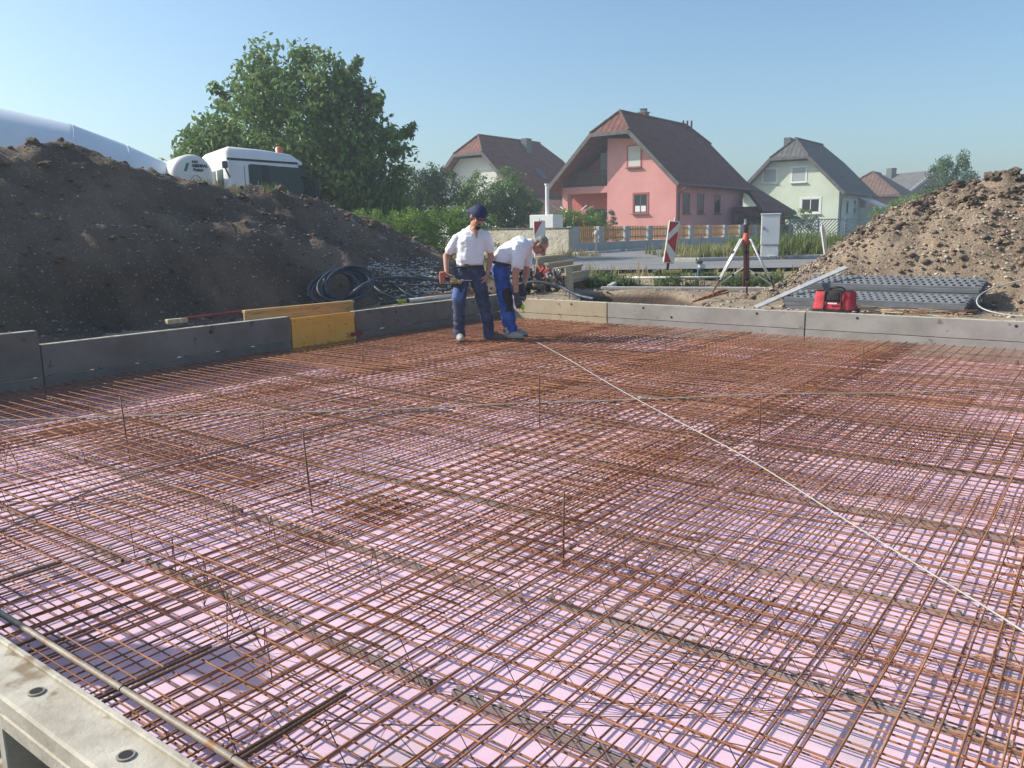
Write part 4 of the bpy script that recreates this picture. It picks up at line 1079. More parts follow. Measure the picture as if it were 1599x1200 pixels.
blades('tall_weeds', 9000, reg([(8.6, 14.5, 26.2, 33)], (.45, 1.15)), (.3, .85), M['grass'], 1, 'tall green and yellow weeds growing on the verge behind the cabinet', 'weeds', .016, .4, gzf, .6)
blades('verge_grass', 8000, reg([(5.4, 10.5, 26.0, 33), (6.5, 12, 28, 40), (6.0, 8.4, 26, 28)], (.3, 1.0)), (.15, .55), M['grass_mix'], 2, 'green grass on the verge behind the leaning red and white sign', 'grass', .016, .45, gzf)
blades('dry_grass', 3000, reg([(-3.4, -.2, 20.5, 23.5), (-3.4, -.2, 20.5, 23.5), (1.5, 3.4, 29.6, 31.5), (1.4, 8, 19.0, 20.3), (5.2, 9, 25.2, 27.5)], (.4, 1.1)), (.08, .42), M['grass_dry'], 3, 'dry straw-coloured grass along the road edge and by the hedge', 'grass', .010, .6, lambda x, y: gz(x, y))
blades('low_weeds', 2700, reg([(1.6, 2.5, 16.6, 18.6), (2.3, 4.6, 15.6, 18.2), (4.6, 5.8, 16.0, 18.5), (4.9, 5.5, 14.9, 15.6), (.7, 1.2, 17.3, 18.3)], (.5, 1.0)), (.08, .3), M['weed'], 4, 'low green weeds on the bare soil between the trench and the road', 'weeds', .011, .6, lambda x, y: gz(x, y), 1.0)
hlz = lambda x, y: left_h(*st(x, y)) + .02
blades('heap_weeds', 160, lambda rs: (*W(rs.uniform(7.6, 9.5), rs.uniform(-12.2, -11.9))[:2], rs.uniform(.4, .9)), (.06, .2), M['grass'], 5, 'sparse weeds sprouting near the crest of the dark soil heap', 'weeds', .006, .8, hlz)

# ================================================================ concrete mixer truck
M['truck_white'] = pmat('truck_paint', (.72, .73, .73), (.78, .79, .79), 1.2, .35, spec=.5)
M['drum_paint'] = pmat('drum_paint', (.70, .75, .80), (.76, .80, .84), .8, .4, spec=.5)
M['tank_paint'] = pmat('tank_paint', (.70, .69, .64), (.78, .77, .72), 1.0, .45, spec=.4)
M['cab_glass'] = pmat('cab_glass', (.022, .05, .055), rough=.12, spec=.25)
M['black_plastic'] = pmat('black_plastic', (.025, .027, .03), (.045, .048, .052), 6, .5)
M['logo_green'] = pmat('logo_green', (.02, .16, .11), rough=.5)
M['logo_dark'] = pmat('logo_dark', (.03, .045, .07), rough=.5)
M['beacon'] = pmat('beacon_orange', (.75, .16, .04), rough=.25, spec=.6)
M['tyre'] = pmat('tyre', (.02, .02, .02), rough=.85)
tk = thing('mixer_truck', 'white concrete mixer truck parked behind the dark soil heap', 'truck', (-6.55, 19.5, .40), R(90 - 57))
MB().mm((-7.2, .75, .75), (2.0, 1.65, 1.05)).build('chassis', M['black_plastic'], tk)
# cab: profile in x (forward) and z, extruded over y 0..2.4 (y=0 is the side that faces the building plot)
prof = [(0, .55), (2.22, .55), (2.28, 1.35), (2.12, 1.9), (1.82, 2.76), (1.55, 2.92), (.9, 3.0), (.10, 3.05), (0, 2.97)]
V = []; nP = len(prof); rings = [(0.0, .10), (.06, .02), (.12, 0), (2.28, 0), (2.34, .02), (2.40, .10)]
for (y, ins_) in rings:
    for (x, z) in prof:
        V.append((min(max(x, ins_), 2.28 - ins_ * .5), y, z - (ins_ * 1.5 if z > 2.5 else 0)))
Fc = [(i * nP + k, i * nP + (k + 1) % nP, (i + 1) * nP + (k + 1) % nP, (i + 1) * nP + k) for i in range(len(rings) - 1) for k in range(nP)]
Fc = [tuple(reversed(f)) for f in Fc] + [tuple(range(nP)), tuple(range(len(rings) * nP - 1, (len(rings) - 1) * nP - 1, -1))]
cab = MB().add(V, Fc).build('cab', M['truck_white'], tk, autos=40)
MB().prism([(.02, 2.74), (1.72, 2.68), (1.68, 2.73), (.02, 2.79)], -.001, .012, Matrix(((1, 0, 0, 0), (0, 0, -1, 0), (0, 1, 0, 0), (0, 0, 0, 1)))).build('roof_seam', M['black_plastic'], cab)
sw = MB().prism([(.50, 1.70), (2.0, 1.70), (1.95, 1.9), (1.72, 2.60), (.54, 2.66), (.50, 2.62)], .001, .014, Matrix(((1, 0, 0, 0), (0, 0, -1, 0), (0, 1, 0, 0), (0, 0, 0, 1)))).build('side_window', M['cab_glass'], cab)
MB().prism([(.82, 1.7), (.97, 1.7), (.97, 2.64), (.82, 2.645)], .0145, .020, Matrix(((1, 0, 0, 0), (0, 0, -1, 0), (0, 1, 0, 0), (0, 0, 0, 1)))).build('window_pillar', M['black_plastic'], sw)
MB().prism([(2.0, 1.6), (2.19, 1.6), (1.84, 2.68), (1.70, 2.66)], .002, .03, Matrix(((1, 0, 0, 0), (0, 0, -1, 0), (0, 1, 0, 0), (0, 0, 0, 1)))).build('front_pillar', M['black_plastic'], cab)
for y in (.35, 1.05, 1.6): MB().mm((-.012, y, 1.75), (-.001, y + .52, 2.55)).build('rear_window', M['cab_glass'], cab)
MB().prism([(2.115, .15), (1.80, .15), (1.80, 2.25), (2.115, 2.25)], 0, .01, Matrix(((1, 0, 0, .02), (0, 1, 0, 0), (-2.5, 0, 0, 7.25), (0, 0, 0, 1)))).build('windscreen', M['cab_glass'], cab)
mr_ = MB(); mr_.tube([(1.75, -.02, 2.38), (1.95, -.25, 2.35), (2.0, -.32, 2.2)], .025, 6); mr_.cbox((2.0, -.36, 2.05), (.12, .22, .40), .04); mr_.build('mirror', M['black_plastic'], tk)
mr_ = MB(); mr_.tube([(1.75, 2.42, 2.38), (2.15, 2.65, 2.35), (2.2, 2.72, 2.2)], .025, 6); mr_.cbox((2.2, 2.76, 2.1), (.12, .24, .45), .04); mr_.build('mirror', M['black_plastic'], tk)
sv = MB(); sv.mm((.40, -.004, .7), (.412, .001, 2.62)); sv.mm((.42, -.004, 1.60), (1.95, .001, 1.612)); sv.build('door_seam', M['black_plastic'], cab)
MB().cbox((1.93, 1.2, 2.66), (.22, 2.2, .05), .015, 0, Matrix.Rotation(R(25), 3, 'Y')).build('sun_visor', M['black_plastic'], cab)
MB().cbox((.62, -.02, 1.45), (.16, .03, .035), .008).build('door_handle', M['black_plastic'], cab)
MB().lathe([(.10, 0), (.10, .05), (.085, .06), (.085, .16), (.05, .19)], 12, 0, Matrix.Translation((1.45, .6, 2.95))).build('beacon', M['beacon'], tk, True)
hr_ = MB(); hr_.cbox((-.06, -.10, 2.62), (.12, .10, .16), .02); hr_.tube([(-.05, -.08, 2.55), (.06, .02, 2.35)], .02, 6); hr_.build('work_lamp', M['metal_dark'], tk)
# water tank: lies across the chassis, its domed end looks at the plot
Mt = Matrix.Translation((-.75, .12, 2.38)) @ Matrix.Rotation(R(-90), 4, 'X')
tank = MB().lathe([(.05, -.125), (.22, -.115), (.36, -.085), (.43, -.04), (.465, .03), (.465, .55), (.48, .57), (.48, .62), (.465, .64), (.465, 1.3), (.48, 1.32), (.48, 1.37), (.465, 1.39), (.465, 2.05), (.40, 2.14)], 36, 0, Mt).build('water_tank', M['tank_paint'], tk, autos=35)
def logo_piece(poly, mt):
    V = []
    for (x, z) in poly:
        rr_ = math.hypot(x, z); y = interp(rr_, [.05, .22, .36, .43, .465], [-.125, -.115, -.085, -.04, .03]) - .012
        V.append((-.75 + x, .12 + y, 2.38 + z))
    return V, mt
V, _ = logo_piece([(-.20, .08), (-.14, .08), (-.07, .26), (-.13, .26)], 0)
MB().add(V, [(0, 1, 2, 3)]).build('logo', M['logo_green'], tank)
def text_on(par, body, size, loc, rot, mt, name='lettering', bold=.0):
    cu = bpy.data.curves.new(name, 'FONT'); cu.body = body; cu.size = size; cu.extrude = .0008; cu.offset = bold
    o = bpy.data.objects.new(name, cu); COL.objects.link(o)
    dg = bpy.context.evaluated_depsgraph_get(); me = bpy.data.meshes.new_from_object(o.evaluated_get(dg)); bpy.data.objects.remove(o)
    me.materials.clear(); me.materials.append(mt)
    return put(name, me, par, loc, rot)
text_on(tank, 'RMC', .065, (-.76, .12 - .128, 2.38 + .27), (R(90), 0, 0), M['logo_dark'], bold=.004)
text_on(tank, 'KIEMRAL', .085, (-.76, .12 - .138, 2.38 + .175), (R(90), 0, 0), M['logo_dark'], bold=.006)
text_on(tank, 'Beton', .085, (-.74, .12 - .140, 2.38 + .085), (R(90), 0, 0), M['logo_dark'], bold=.006)
MB().tube([(-.70 + .10 * math.cos(a), .12 - .131, 2.38 - .11 + .10 * math.sin(a)) for a in np.linspace(0, 6.28, 20)], .008, 4).build('emblem', M['stone_grey'], tank)
# drum: axis climbs towards the rear
p0, p1 = Vector((-1.15, 1.2, 1.85)), Vector((-7.0, 1.2, 2.95))
Ld = (p1 - p0).length
drum = MB().lathe([(.30, -.15), (.72, -.1), (.86, .12), (1.08, 1.0), (1.26, 2.1), (1.275, 2.13), (1.27, 2.2), (1.28, 3.5), (1.26, 3.6), (1.0, 4.8), (.72, Ld), (.55, Ld + .1)], 40, 0, axis(p0, p1)).build('drum', M['drum_paint'], tk, autos=38)
sm_ = MB()
for q, r_ in ((1.0, 1.09), (2.12, 1.272), (3.55, 1.275)):
    A = axis(p0, p1); sm_.tube([A @ Vector((r_ * math.cos(a), r_ * math.sin(a), q)) for a in np.linspace(0, 2 * math.pi, 40, endpoint=False)], .006, 5, closed=True)
sm_.build('weld_seam', M['drum_paint'], drum)
for x, y in ((1.3, .2), (-2.2, .2), (-3.6, .2), (-5.0, .2), (1.3, 2.2), (-2.2, 2.2), (-3.6, 2.2), (-5.0, 2.2)):
    wlo = MB().lathe([(.30, -.14), (.48, -.15), (.52, -.10), (.52, .10), (.48, .15), (.30, .14)], 20, 0, Matrix.Translation((x, y, .50)) @ Matrix.Rotation(R(90), 4, 'X')).build('wheel', M['tyre'], tk, True)

# ================================================================ beam and bits along the side formwork
# H-section timber beam lying on the ground behind the side wall
hb = thing('formwork_beam', 'yellow timber H-beam lying behind the yellow board on the side formwork', 'timber beam', W(6.25, -9.0, .285), PLOT + R(90 - 4))
for z, w, h in ((.02, .08, .04), (.18, .08, .04)): MB().cbox((.88, 0, z), (1.75, w, h), .006).build('flange', M['timber_y'], hb)
MB().cbox((.88, 0, .10), (1.745, .028, .118), .002).build('web', M['timber_y'], hb)
# broom with red handle
br = thing('broom', 'broom with a dark red handle and pale head behind the side formwork', 'broom', W(5.55, -9.35, .39), PLOT + R(90 - 3))
MB().cbox((-.02, 0, .01), (.26, .09, .06), .01).build('head', M['timber'], br)
M['red_paint'] = pmat('dark_red_paint', (.20, .03, .03), (.28, .05, .045), 5, .5); MB().tube([(.05, 0, .03), (1.4, .02, .06)], .018, 8).build('handle', M['red_paint'], br)
MB().cbox((-.02, 0, -.04), (.24, .07, .05), .01).build('bristles', M['metal_dark'], br)
# short red block leaning on the far end of the yellow board
o = MB().cbox((0, 0, 0), (.20, .035, .05), .004).build('red_block', M['red_paint'], None, loc=W(7.74, -8.54, .05), rot=(0, 0, PLOT + R(90))); tag(o, 'small dark red block at the foot of the side formwork by the yellow board', 'block')
# coiled hoses
def hose(loops, r, seed, name, mt, parent):
    rs = np.random.RandomState(seed); pts = []
    for k in range(loops * 14):
        a = k / 14 * 2 * math.pi; q = .35 + .14 * math.sin(a * .31 + seed) + rs.uniform(-.02, .02)
        pts.append((q * 1.15 * math.cos(a), q * .5 * math.sin(a) + .1 * math.sin(a * .2), (.24 + .24 * math.sin(a + .4 + .2 * math.sin(a * .27 + seed)) + .02 * (k / 14))))
    return MB().tube(smooth_path(pts, 3), r, 7).build(name, mt, parent, True)
hc = thing('hose_coil', 'coil of dark blue hoses lying behind the side formwork', 'hose', W(8.5, -9.62, .36), PLOT + R(90))
hose(5, .020, 1, 'hose', M['hose'], hc); hose(3, .027, 5, 'hose', M['hose'], hc); hose(2, .022, 9, 'hose', M['hose'], hc)
o = MB().tube([(-.12, -.2, .12), (.16, -.30, .30), (.30, -.32, .34)], .035, 9).build('hose_end', M['hose'], hc, True)
hc2 = thing('hose_loop', 'loose loop of blue-black hose on the gravel left of the workers', 'hose', W(9.75, -9.45, .33), PLOT + R(90))
MB().tube(smooth_path([(-.35, -.25, .0), (-.52, .1, .16), (-.40, .45, .33), (0, .5, .36), (.5, .5, .33), (1.1, .35, .26), (1.6, .2, .22)], 6), .022, 7).build('hose', M['hose'], hc2, True)
MB().tube(smooth_path([(.10, -.2, .0), (.02, .1, .12), (.10, .4, .25), (.35, .5, .3), (.9, .42, .26)], 6), .017, 7).build('hose', M['hose'], hc2, True)
pp = thing('pipe', 'white pipe with a yellow-green coupling lying along the side formwork', 'pipe', W(8.75, -9.02, .345), PLOT + R(90 + 1))
MB().tube([(.55, 0, .03), (1.78, -.02, .03)], .030, 10).build('tube', M['hose_white'], pp, True)
M['lime'] = pmat('lime_green', (.36, .40, .05), rough=.5); MB().tube([(.28, 0, .03), (.47, 0, .03)], .036, 10).build('coupling', M['lime'], pp); MB().tube([(-.1, 0, .03), (.28, 0, .03)], .028, 10).build('dark_sleeve', M['black_plastic'], pp)
MB().tube([(.47, 0, .03), (.55, 0, .03)], .030, 10).build('dark_sleeve', M['black_plastic'], pp)
for k in range(9):
    s = 9.55 + .1 * k; o = MB().tube([(0, 0, 0), (1.3, 0, .02)], .006, 5).build('rebar_rod', M['rust'], None, True, W(s, -9.15 - .07 * k, .33 + .004 * k), (0, 0, PLOT + R(88 - k * 2.0)))
    tag(o, '%s thin rusty rod from the side formwork in the small bundle by the hoses' % ('first second third fourth fifth sixth seventh eighth ninth'.split()[k]), 'steel bar', 'rusty rods by the hoses')

# ================================================================ timber and tools behind the workers
tl = [((.95, 15.9), 1), ((1.12, 15.75), 2), ((1.34, 15.6), 3), ((1.55, 15.45), 4)]
def bundle(name, label, x, y, z, rz, Lb=2.3, par=None):
    o = thing(name, label, 'timber', (x, y, z), rz)
    MB().cbox((0, Lb / 2, .02), (.10, Lb, .045), .004).build('flange', M['timber'], o)
    MB().cbox((0, Lb / 2, .10), (.03, Lb - .002, .112), .003).build('web', M['timber'], o)
    MB().cbox((0, Lb / 2, .18), (.10, Lb, .045), .004).build('flange', M['timber'], o)
rzb = R(-22)
for k, (x, y, z, lab) in enumerate(((.52, 16.1, .72, 'pale timber beam on top of the stack behind the bending worker, leftmost'), (.70, 16.0, .60, 'pale timber beam second from the left on the stack behind the bending worker'),
        (.87, 15.9, .51, 'pale timber beam third from the left, stepping down the stack'), (1.02, 15.8, .40, 'pale timber beam on the right end of the stack by the weeds'))):
    bundle('timber_beam', lab, x, y, z, rzb, 1.7)
for k, (y, lab) in enumerate(((16.35, 'front timber bearer carrying the stack of beams'), (17.3, 'rear timber bearer carrying the stack of beams'))):
    o = MB().prism([(.50, .25), (1.45, .25), (1.45, .395), (1.17, .395), (1.17, .505), (1.0, .505), (1.0, .595), (.80, .595), (.80, .715), (.50, .715)], -.06, .06, Matrix(((1, 0, 0, 0 + .40 * k), (0, 0, 1, y), (0, 1, 0, 0), (0, 0, 0, 1)))).build('timber_bearer', M['timber_dark'], None); tag(o, lab, 'timber')
pb = MB().cbox((0, 0, 0), (.30, .03, .46), .006).build('plywood_offcut', M['timber'], None, loc=(1.13, 15.72, .48), rot=(R(-6), R(4), R(62))); tag(pb, 'pale plywood offcut standing against the right end of the timber stack', 'board')
M['clamp_red'] = pmat('clamp_red', (.38, .05, .06), (.48, .08, .08), 6, .5, rnd=.1); M['steel'] = pmat('bare_steel', (.30, .30, .31), (.42, .42, .43), 9, .4, metal=.7); M['ochre'] = pmat('ochre', (.40, .30, .14), rough=.7)
rs = np.random.RandomState(31)
cn = [('clamp_red', 'red'), ('black_plastic', 'black'), ('steel', 'bare steel'), ('ochre', 'ochre'), ('metal_dark', 'dark grey')]
for k in range(26):
    c, cw = cn[rs.randint(5)]
    x = rs.uniform(.12, .98); y = 15.45 + rs.uniform(-.2, .25); zmax = .62 if x < .6 else .42
    o = thing('formwork_clamp', '%s formwork clamp thrown on the tool pile in front of the timber stack' % cw, 'clamp', (x, y, .30 + rs.rand() * zmax * .75), 0, 'clamps on the tool pile', (rs.uniform(-1, 1), rs.uniform(-1, 1), rs.uniform(0, 6.28)))
    MB().cbox((0, 0, 0), (.26, .045, .05), .008).cbox((-.12, 0, .06), (.045, .045, .14), .008).build('jaw', M[c], o)
    MB().cbox((.06, 0, .065), (.05, .05, .12), .01).tube([(.12, 0, .06), (.12, 0, -.10)], .012, 6).build('wedge', M['black_plastic' if rs.rand() < .5 else c], o)
M['bucket'] = pmat('bucket', (.02, .022, .026), rough=.5)
bk = thing('mortar_tub', 'black tub full of tools beside the bending worker', 'tub', (.16, 15.1, .27), 0)
MB().lathe([(.01, .01), (.19, .01), (.25, .30), (.265, .30), (.20, -.005)], 20).build('tub', M['bucket'], bk, True)
o = MB().tube(smooth_path([(.05, 14.9, .45), (.45, 14.72, .52), (.85, 14.55, .45), (1.05, 14.35, .36), (1.2, 14.2, .30), (1.42, 13.85, .27)], 6), .028, 8).build('hose', M['hose'], None, True); tag(o, 'black hose arching from behind the bending worker to the trench', 'hose')
for k, (x, y) in enumerate(((.42, 14.6), (1.02, 14.15), (.98, 14.5))):
    o = MB().tube([(0, 0, -.05), (.005, 0, .55 if k == 0 else .2)], .008, 5).build('ground_peg', M['rust_dark'], None, True, (x, y, .28)); tag(o, ('tall thin steel peg in the soil beside the bending worker', 'short steel peg by the black hose, lower', 'short steel peg by the black hose, upper')[k], 'peg')

# ================================================================ things behind the end formwork
# concrete edging round the weedy bed
ed = thing('edging_stone', 'long pale concrete edging stone along the trench behind the end formwork', 'edging', (1.75, 15.75, .30), 0)
a, b_ = Vector((.0, 0, 0)), Vector((3.75, -1.05, 0)); d = b_ - a
MB().cbox((a + b_) / 2 + Vector((0, 0, .02)), (d.length, .06, .06), .01, 0, Matrix.Rotation(math.atan2(d.y, d.x), 3, 'Z')).build('kerb_piece', M['kerb'], ed)
o = MB().cbox((0, 0, 0), (.10, 1.5, .09), .01).build('short_edging_stone', M['concrete'], None, loc=(2.1, 16.55, .33), rot=(0, 0, R(-14))); tag(o, 'short grey edging stone running back from the end of the long one', 'edging')
o = MB().tube([(2.45, 17.6, .40), (4.0, 17.35, .40), (5.2, 17.2, .40)], .022, 7).build('steel_tube', M['hose_white'], None, True); tag(o, 'thin pale tube lying among the low weeds behind the edging stone', 'pipe')
# rusty offcuts
for k in range(7):
    o = MB().cbox((0, 0, 0), (.75 - .05 * k, .05, .028), .003).build('rusty_flat', M['rust'], None, loc=(3.22 + .05 * k, 13.15 + .06 * k, .34 + .012 * k), rot=(0, R(-9 + 2 * k), R(28 + 6 * k)))
    tag(o, '%s rusty steel offcut from the bottom of the small heap left of the tripod' % ('first second third fourth fifth sixth seventh'.split()[k]), 'offcut', 'rusty offcuts by the tripod')
rs = np.random.RandomState(8)
for k in range(22):
    p = W(11.55 + rs.uniform(-.1, .3), -2.45 + rs.uniform(-.55, .75)); o = MB().cbox((0, 0, 0), (rs.uniform(.2, .55), .022, .012), .002).build('wood_splinter', M['timber'] if k % 2 else M['rust'], None, loc=(p.x, p.y, gz(p.x, p.y) + .03 + .002 * k), rot=(0, rs.uniform(-.1, .1), rs.uniform(-.7, .7) + PLOT))
    tag(o, 'splintered wood scrap lying between the black plastic sheets and the end formwork', 'wood scrap', 'wood scraps by the plastic sheets')
# surveying tripod
M['galv_pale'] = pmat('pale_metal', (.36, .355, .35), (.48, .47, .46), 6, .5, metal=.1)
M['tripod_wood'] = pmat('tripod_wood', (.16, .075, .055), (.24, .11, .08), 4, .5); M['alu'] = pmat('aluminium', (.66, .64, .61), (.76, .74, .71), 8, .4, metal=.1); M['tripod_red'] = pmat('tripod_red', (.48, .10, .06), rough=.5)
HT = Vector((3.93, 13.75, 1.40))
tp = thing('survey_tripod', 'surveying tripod with red head and aluminium legs on the soil behind the end formwork', 'tripod', (HT.x, HT.y, .28), 0)
hz = HT.z - .28
feet = [Vector((-.62, -.15, -.02)), Vector((.04, -.30, -.02)), Vector((.53, -.25, -.02))]
feet[1] = Vector((.0, .30 - .5, -.02))
for k, f in enumerate(feet):
    top = Vector((f.x * .12, f.y * .12, hz - .16)); d = (f - top)
    lg = thing('leg', None, None) if False else None
    sd_ = Vector((-d.y, d.x, 0)).normalized() * .022 if k != 1 else Vector((.022, 0, 0))
    m_ = MB()
    for s_ in (-1, 1): m_.tube([top + sd_ * s_ * 1.3, top + d * .68 + sd_ * s_], .019 if k != 1 else .024, 7)
    L_ = m_.build('leg', M['alu'] if k != 1 else M['tripod_wood'], tp, True)
    m_ = MB(); m_.tube([top + d * .40, top + d * .92], .015, 7); m_.build('inner_leg', M['tripod_wood'], L_, True)
    m_ = MB(); m_.tube([top + d * .92, f], [.02, .008], 7); m_.build('foot_spike', M['metal_dark'], L_)
    m_ = MB(); q = top + d * .22; m_.cbox(q, (.08, .06, .05), .01); q = top + d * .66; m_.cbox(q, (.075, .06, .06), .01); m_.build('leg_clamp', M['black_plastic'], L_)
    m_ = MB(); m_.tube([Vector((0, 0, hz - .62)), top + d * .78], .010, 6); m_.build('brace', M['alu'], tp)
    q = Vector((0, 0, hz - .62)).lerp(top + d * .78, .42); MB().cbox(q, (.045, .04, .045), .01).build('brace_knob', M['black_plastic'], tp)
MB().tube([(0, 0, hz - .95), (0, 0, hz - .05)], .030, 10).build('centre_column', M['tripod_wood'], tp, True)
MB().lathe([(.045, hz - .26), (.075, hz - .22), (.08, hz - .17), (.05, hz - .13), (.04, hz - .06)], 12).build('head', M['tripod_red'], tp, True)
MB().lathe([(.035, hz - .06), (.035, hz + .05), (.055, hz + .06), (.055, hz + .09), (.04, hz + .10), (.04, hz + .17)], 12).build('mount', M['metal_dark'], tp, True)
# red tool bag
M['bag_red'] = pmat('bag_red', (.42, .035, .05), (.54, .065, .075), 5, .75, .6, 14, dist=.03); M['bag_black'] = pmat('bag_black', (.022, .02, .02), (.05, .042, .04), 6, .8)
bg_ = thing('tool_bag', 'red and black open tool bag standing on the soil behind the end formwork', 'bag', (*W(11.42, -3.12)[:2], .262), PLOT + R(4))
def bag_shell(z0, z1, w0, w1, d0, d1, n=28, rows_=7, wr=.014):
    V = []
    for j in range(rows_ + 1):
        u = j / rows_; w = w0 + (w1 - w0) * u; d = d0 + (d1 - d0) * u; z = z0 + (z1 - z0) * u
        for k in range(n):
            a = 2 * math.pi * k / n; c, s_ = math.cos(a), math.sin(a); e = .45
            x = math.copysign(abs(c) ** e, c) * w; y = math.copysign(abs(s_) ** e, s_) * d
            q = 1 + wr * 6 * noise.noise(Vector((x * 7, y * 7, z * 9)))
            V.append((x * q, y * q, z + .012 * noise.noise(Vector((x * 9, y * 9, 3)))))
    Fc = [(j * n + k, j * n + (k + 1) % n, (j + 1) * n + (k + 1) % n, (j + 1) * n + k) for j in range(rows_) for k in range(n)] + [tuple(range(n - 1, -1, -1))]
    return V, Fc
V, Fc = bag_shell(.05, .31, .29, .235, .15, .11); MB().add(V, Fc).build('body', M['bag_red'], bg_, True)
V, Fc = bag_shell(0, .075, .295, .298, .155, .157, rows_=2); MB().add(V, Fc).build('base', M['bag_black'], bg_, True)
V, Fc = bag_shell(.18, .312, .125, .118, .157, .128, rows_=4); Fc.append(tuple(range(4 * 28, 5 * 28))); MB().add(V, Fc).build('pocket', M['bag_black'], bg_, True)
for s_ in (-1, 1): MB().tube(smooth_path([(-.11, s_ * .157, .08), (-.105, s_ * .146, .22), (-.09, s_ * .13, .33), (0, s_ * .10, .36), (.09, s_ * .13, .33), (.105, s_ * .146, .22), (.11, s_ * .157, .08)], 4), .011, 6).build('handle', M['bag_black'], bg_, True)
MB().mm((-.06, -.163, .150), (.06, -.1605, .168)).build('stitching', M['frame_white'], bg_); MB().mm((-.235, -.012, .305), (.235, .012, .325)).build('zip_edge', M['bag_black'], bg_)
# aluminium straightedge leaning on the heap
se = thing('straightedge', 'pale aluminium straightedge leaning over the left end of the black plastic sheets', 'straightedge', (0, 0, 0), 0)
a = Vector((*W(11.62, -4.28)[:2], .29)); b_ = Vector((*W(12.75, -3.35)[:2], .83)); A = axis(a, b_, R(20))
MB().cbox((0, 0, 0), (.09, .02, (b_ - a).length), .003).build('bar', M['galv_pale'], se, loc=(a + b_) / 2, rot=A.to_euler())
# stacked black perforated plastic sheets
M['plastic_sheet'] = pmat('dark_plastic_sheet', (.15, .158, .17), (.21, .218, .23), 4, .42, spec=.5, rnd=.1)
def perforated(Lx, Ly, prow):
    """corrugated sheet with slotted flanks: ridges run along x"""
    mb = MB(); nr = prow; px_ = .092; n = int(Lx / px_)
    for r_ in range(nr):
        y0 = Ly * r_ / nr; w = Ly / nr; up_ = .030
        mb.mm((0, y0, up_ - .006), (Lx, y0 + w * .34, up_))
        mb.mm((0, y0 + w * .60, -.004), (Lx, y0 + w * .80, 0))
        for k in range(n):
            x = k * px_ + (.5 * px_ if r_ % 2 else 0); x1 = min(Lx, x + px_ * .52)
            for (ya, za, yb_, zb_) in ((y0 + w * .34, up_, y0 + w * .60, 0), (y0 + w * .80, 0, y0 + w, up_)):
                P = [(x, ya, za), (x1, ya, za), (x1, yb_, zb_), (x, yb_, zb_)]
                Q = [(p[0], p[1], p[2] - .006) for p in P]
                mb.add(P + Q, [(0, 1, 2, 3), (7, 6, 5, 4), (0, 4, 5, 1), (1, 5, 6, 2), (2, 6, 7, 3), (3, 7, 4, 0)])
    mb.mm((0, -.012, -.02), (Lx, -.002, .031)); mb.mm((0, Ly, -.02), (Lx, Ly + .008, .031))
    return mb.mesh('plastic_sheet', M['plastic_sheet'])
ps = perforated(2.35, .50, 4)
for k in range(5):
    o = put('plastic_sheet', ps, None, W(11.90 + .01 * (k % 2), -3.98 + .015 * (k % 3), .275 + .030 * k), (R(9), 0, PLOT - .01 + .006 * (k % 3)))
    tag(o, ('lowest', 'second', 'third', 'fourth', 'topmost')[k] + ' black perforated plastic sheet in the front stack beside the red bag', 'plastic sheet', 'black perforated plastic sheets')
for k in range(8):
    o = put('plastic_sheet', ps, None, W(12.46 + .008 * (k % 2), -3.90 + .02 * (k % 3), .365 + .030 * k), (R(11), 0, PLOT - .006 + .005 * (k % 3)))
    tag(o, ('lowest', 'second', 'third', 'fourth', 'fifth', 'sixth', 'seventh', 'topmost')[k] + ' black perforated plastic sheet in the rear stack against the tan heap', 'plastic sheet', 'black perforated plastic sheets')
o = MB().tube(smooth_path([(*W(12.6, -.6)[:2], .75), (*W(12.55, -1.1)[:2], .70), (*W(12.3, -1.48)[:2], .55), (*W(12.05, -1.5)[:2], .40), (*W(11.85, -1.2)[:2], .32), (*W(11.8, -.6)[:2], .30), (*W(11.8, .2)[:2], .30)], 7), .009, 7).build('conduit', M['galv_pale'], None, True); tag(o, 'thin grey conduit looping from the end of the plastic sheets', 'conduit')
# wooden stake
o = MB().prism([(-.045, -.03), (.045, -.03), (.045, .03), (-.045, .03)], 0, .98).prism([(-.044, -.029), (.044, -.029), (.044, .029), (-.044, .029)], .98, 1.0); o = o.build('wooden_stake', M['timber_pale'], None, loc=(8.35, 21.6, .40), rot=(R(-3), R(-10), R(10))); tag(o, 'pale wooden stake leaning at the edge of the road by the tan heap', 'stake')
bm = bmesh.new(); bm.from_mesh(o.data)
for v in bm.verts:
    if v.co.z > .99: v.co.x *= .15; v.co.y *= .3; v.co.z = 1.10
bm.to_mesh(o.data); bm.free()
# grey cable cabinet
cb = thing('cable_cabinet', 'light grey cable cabinet standing in the weeds beside the road', 'cabinet', (8.05, 25.55, .40), R(-16))
M['cabinet'] = pmat('cabinet_grey', (.55, .56, .56), (.62, .63, .63), 1.5, .6)
MB().cbox((0, 0, .20), (.52, .34, .50), .012).build('plinth', M['cabinet'], cb); MB().cbox((0, 0, .93), (.55, .36, .92), .015).build('housing', M['cabinet'], cb); MB().cbox((0, 0, 1.405), (.60, .41, .04), .012).build('lid', M['cabinet'], cb)
MB().mm((-.262, -.188, .50), (.262, -.1815, 1.37)).build('door', M['cabinet'], cb); MB().cbox((-.2, -.195, .98), (.03, .02, .10), .004).build('handle', M['metal_dark'], cb)
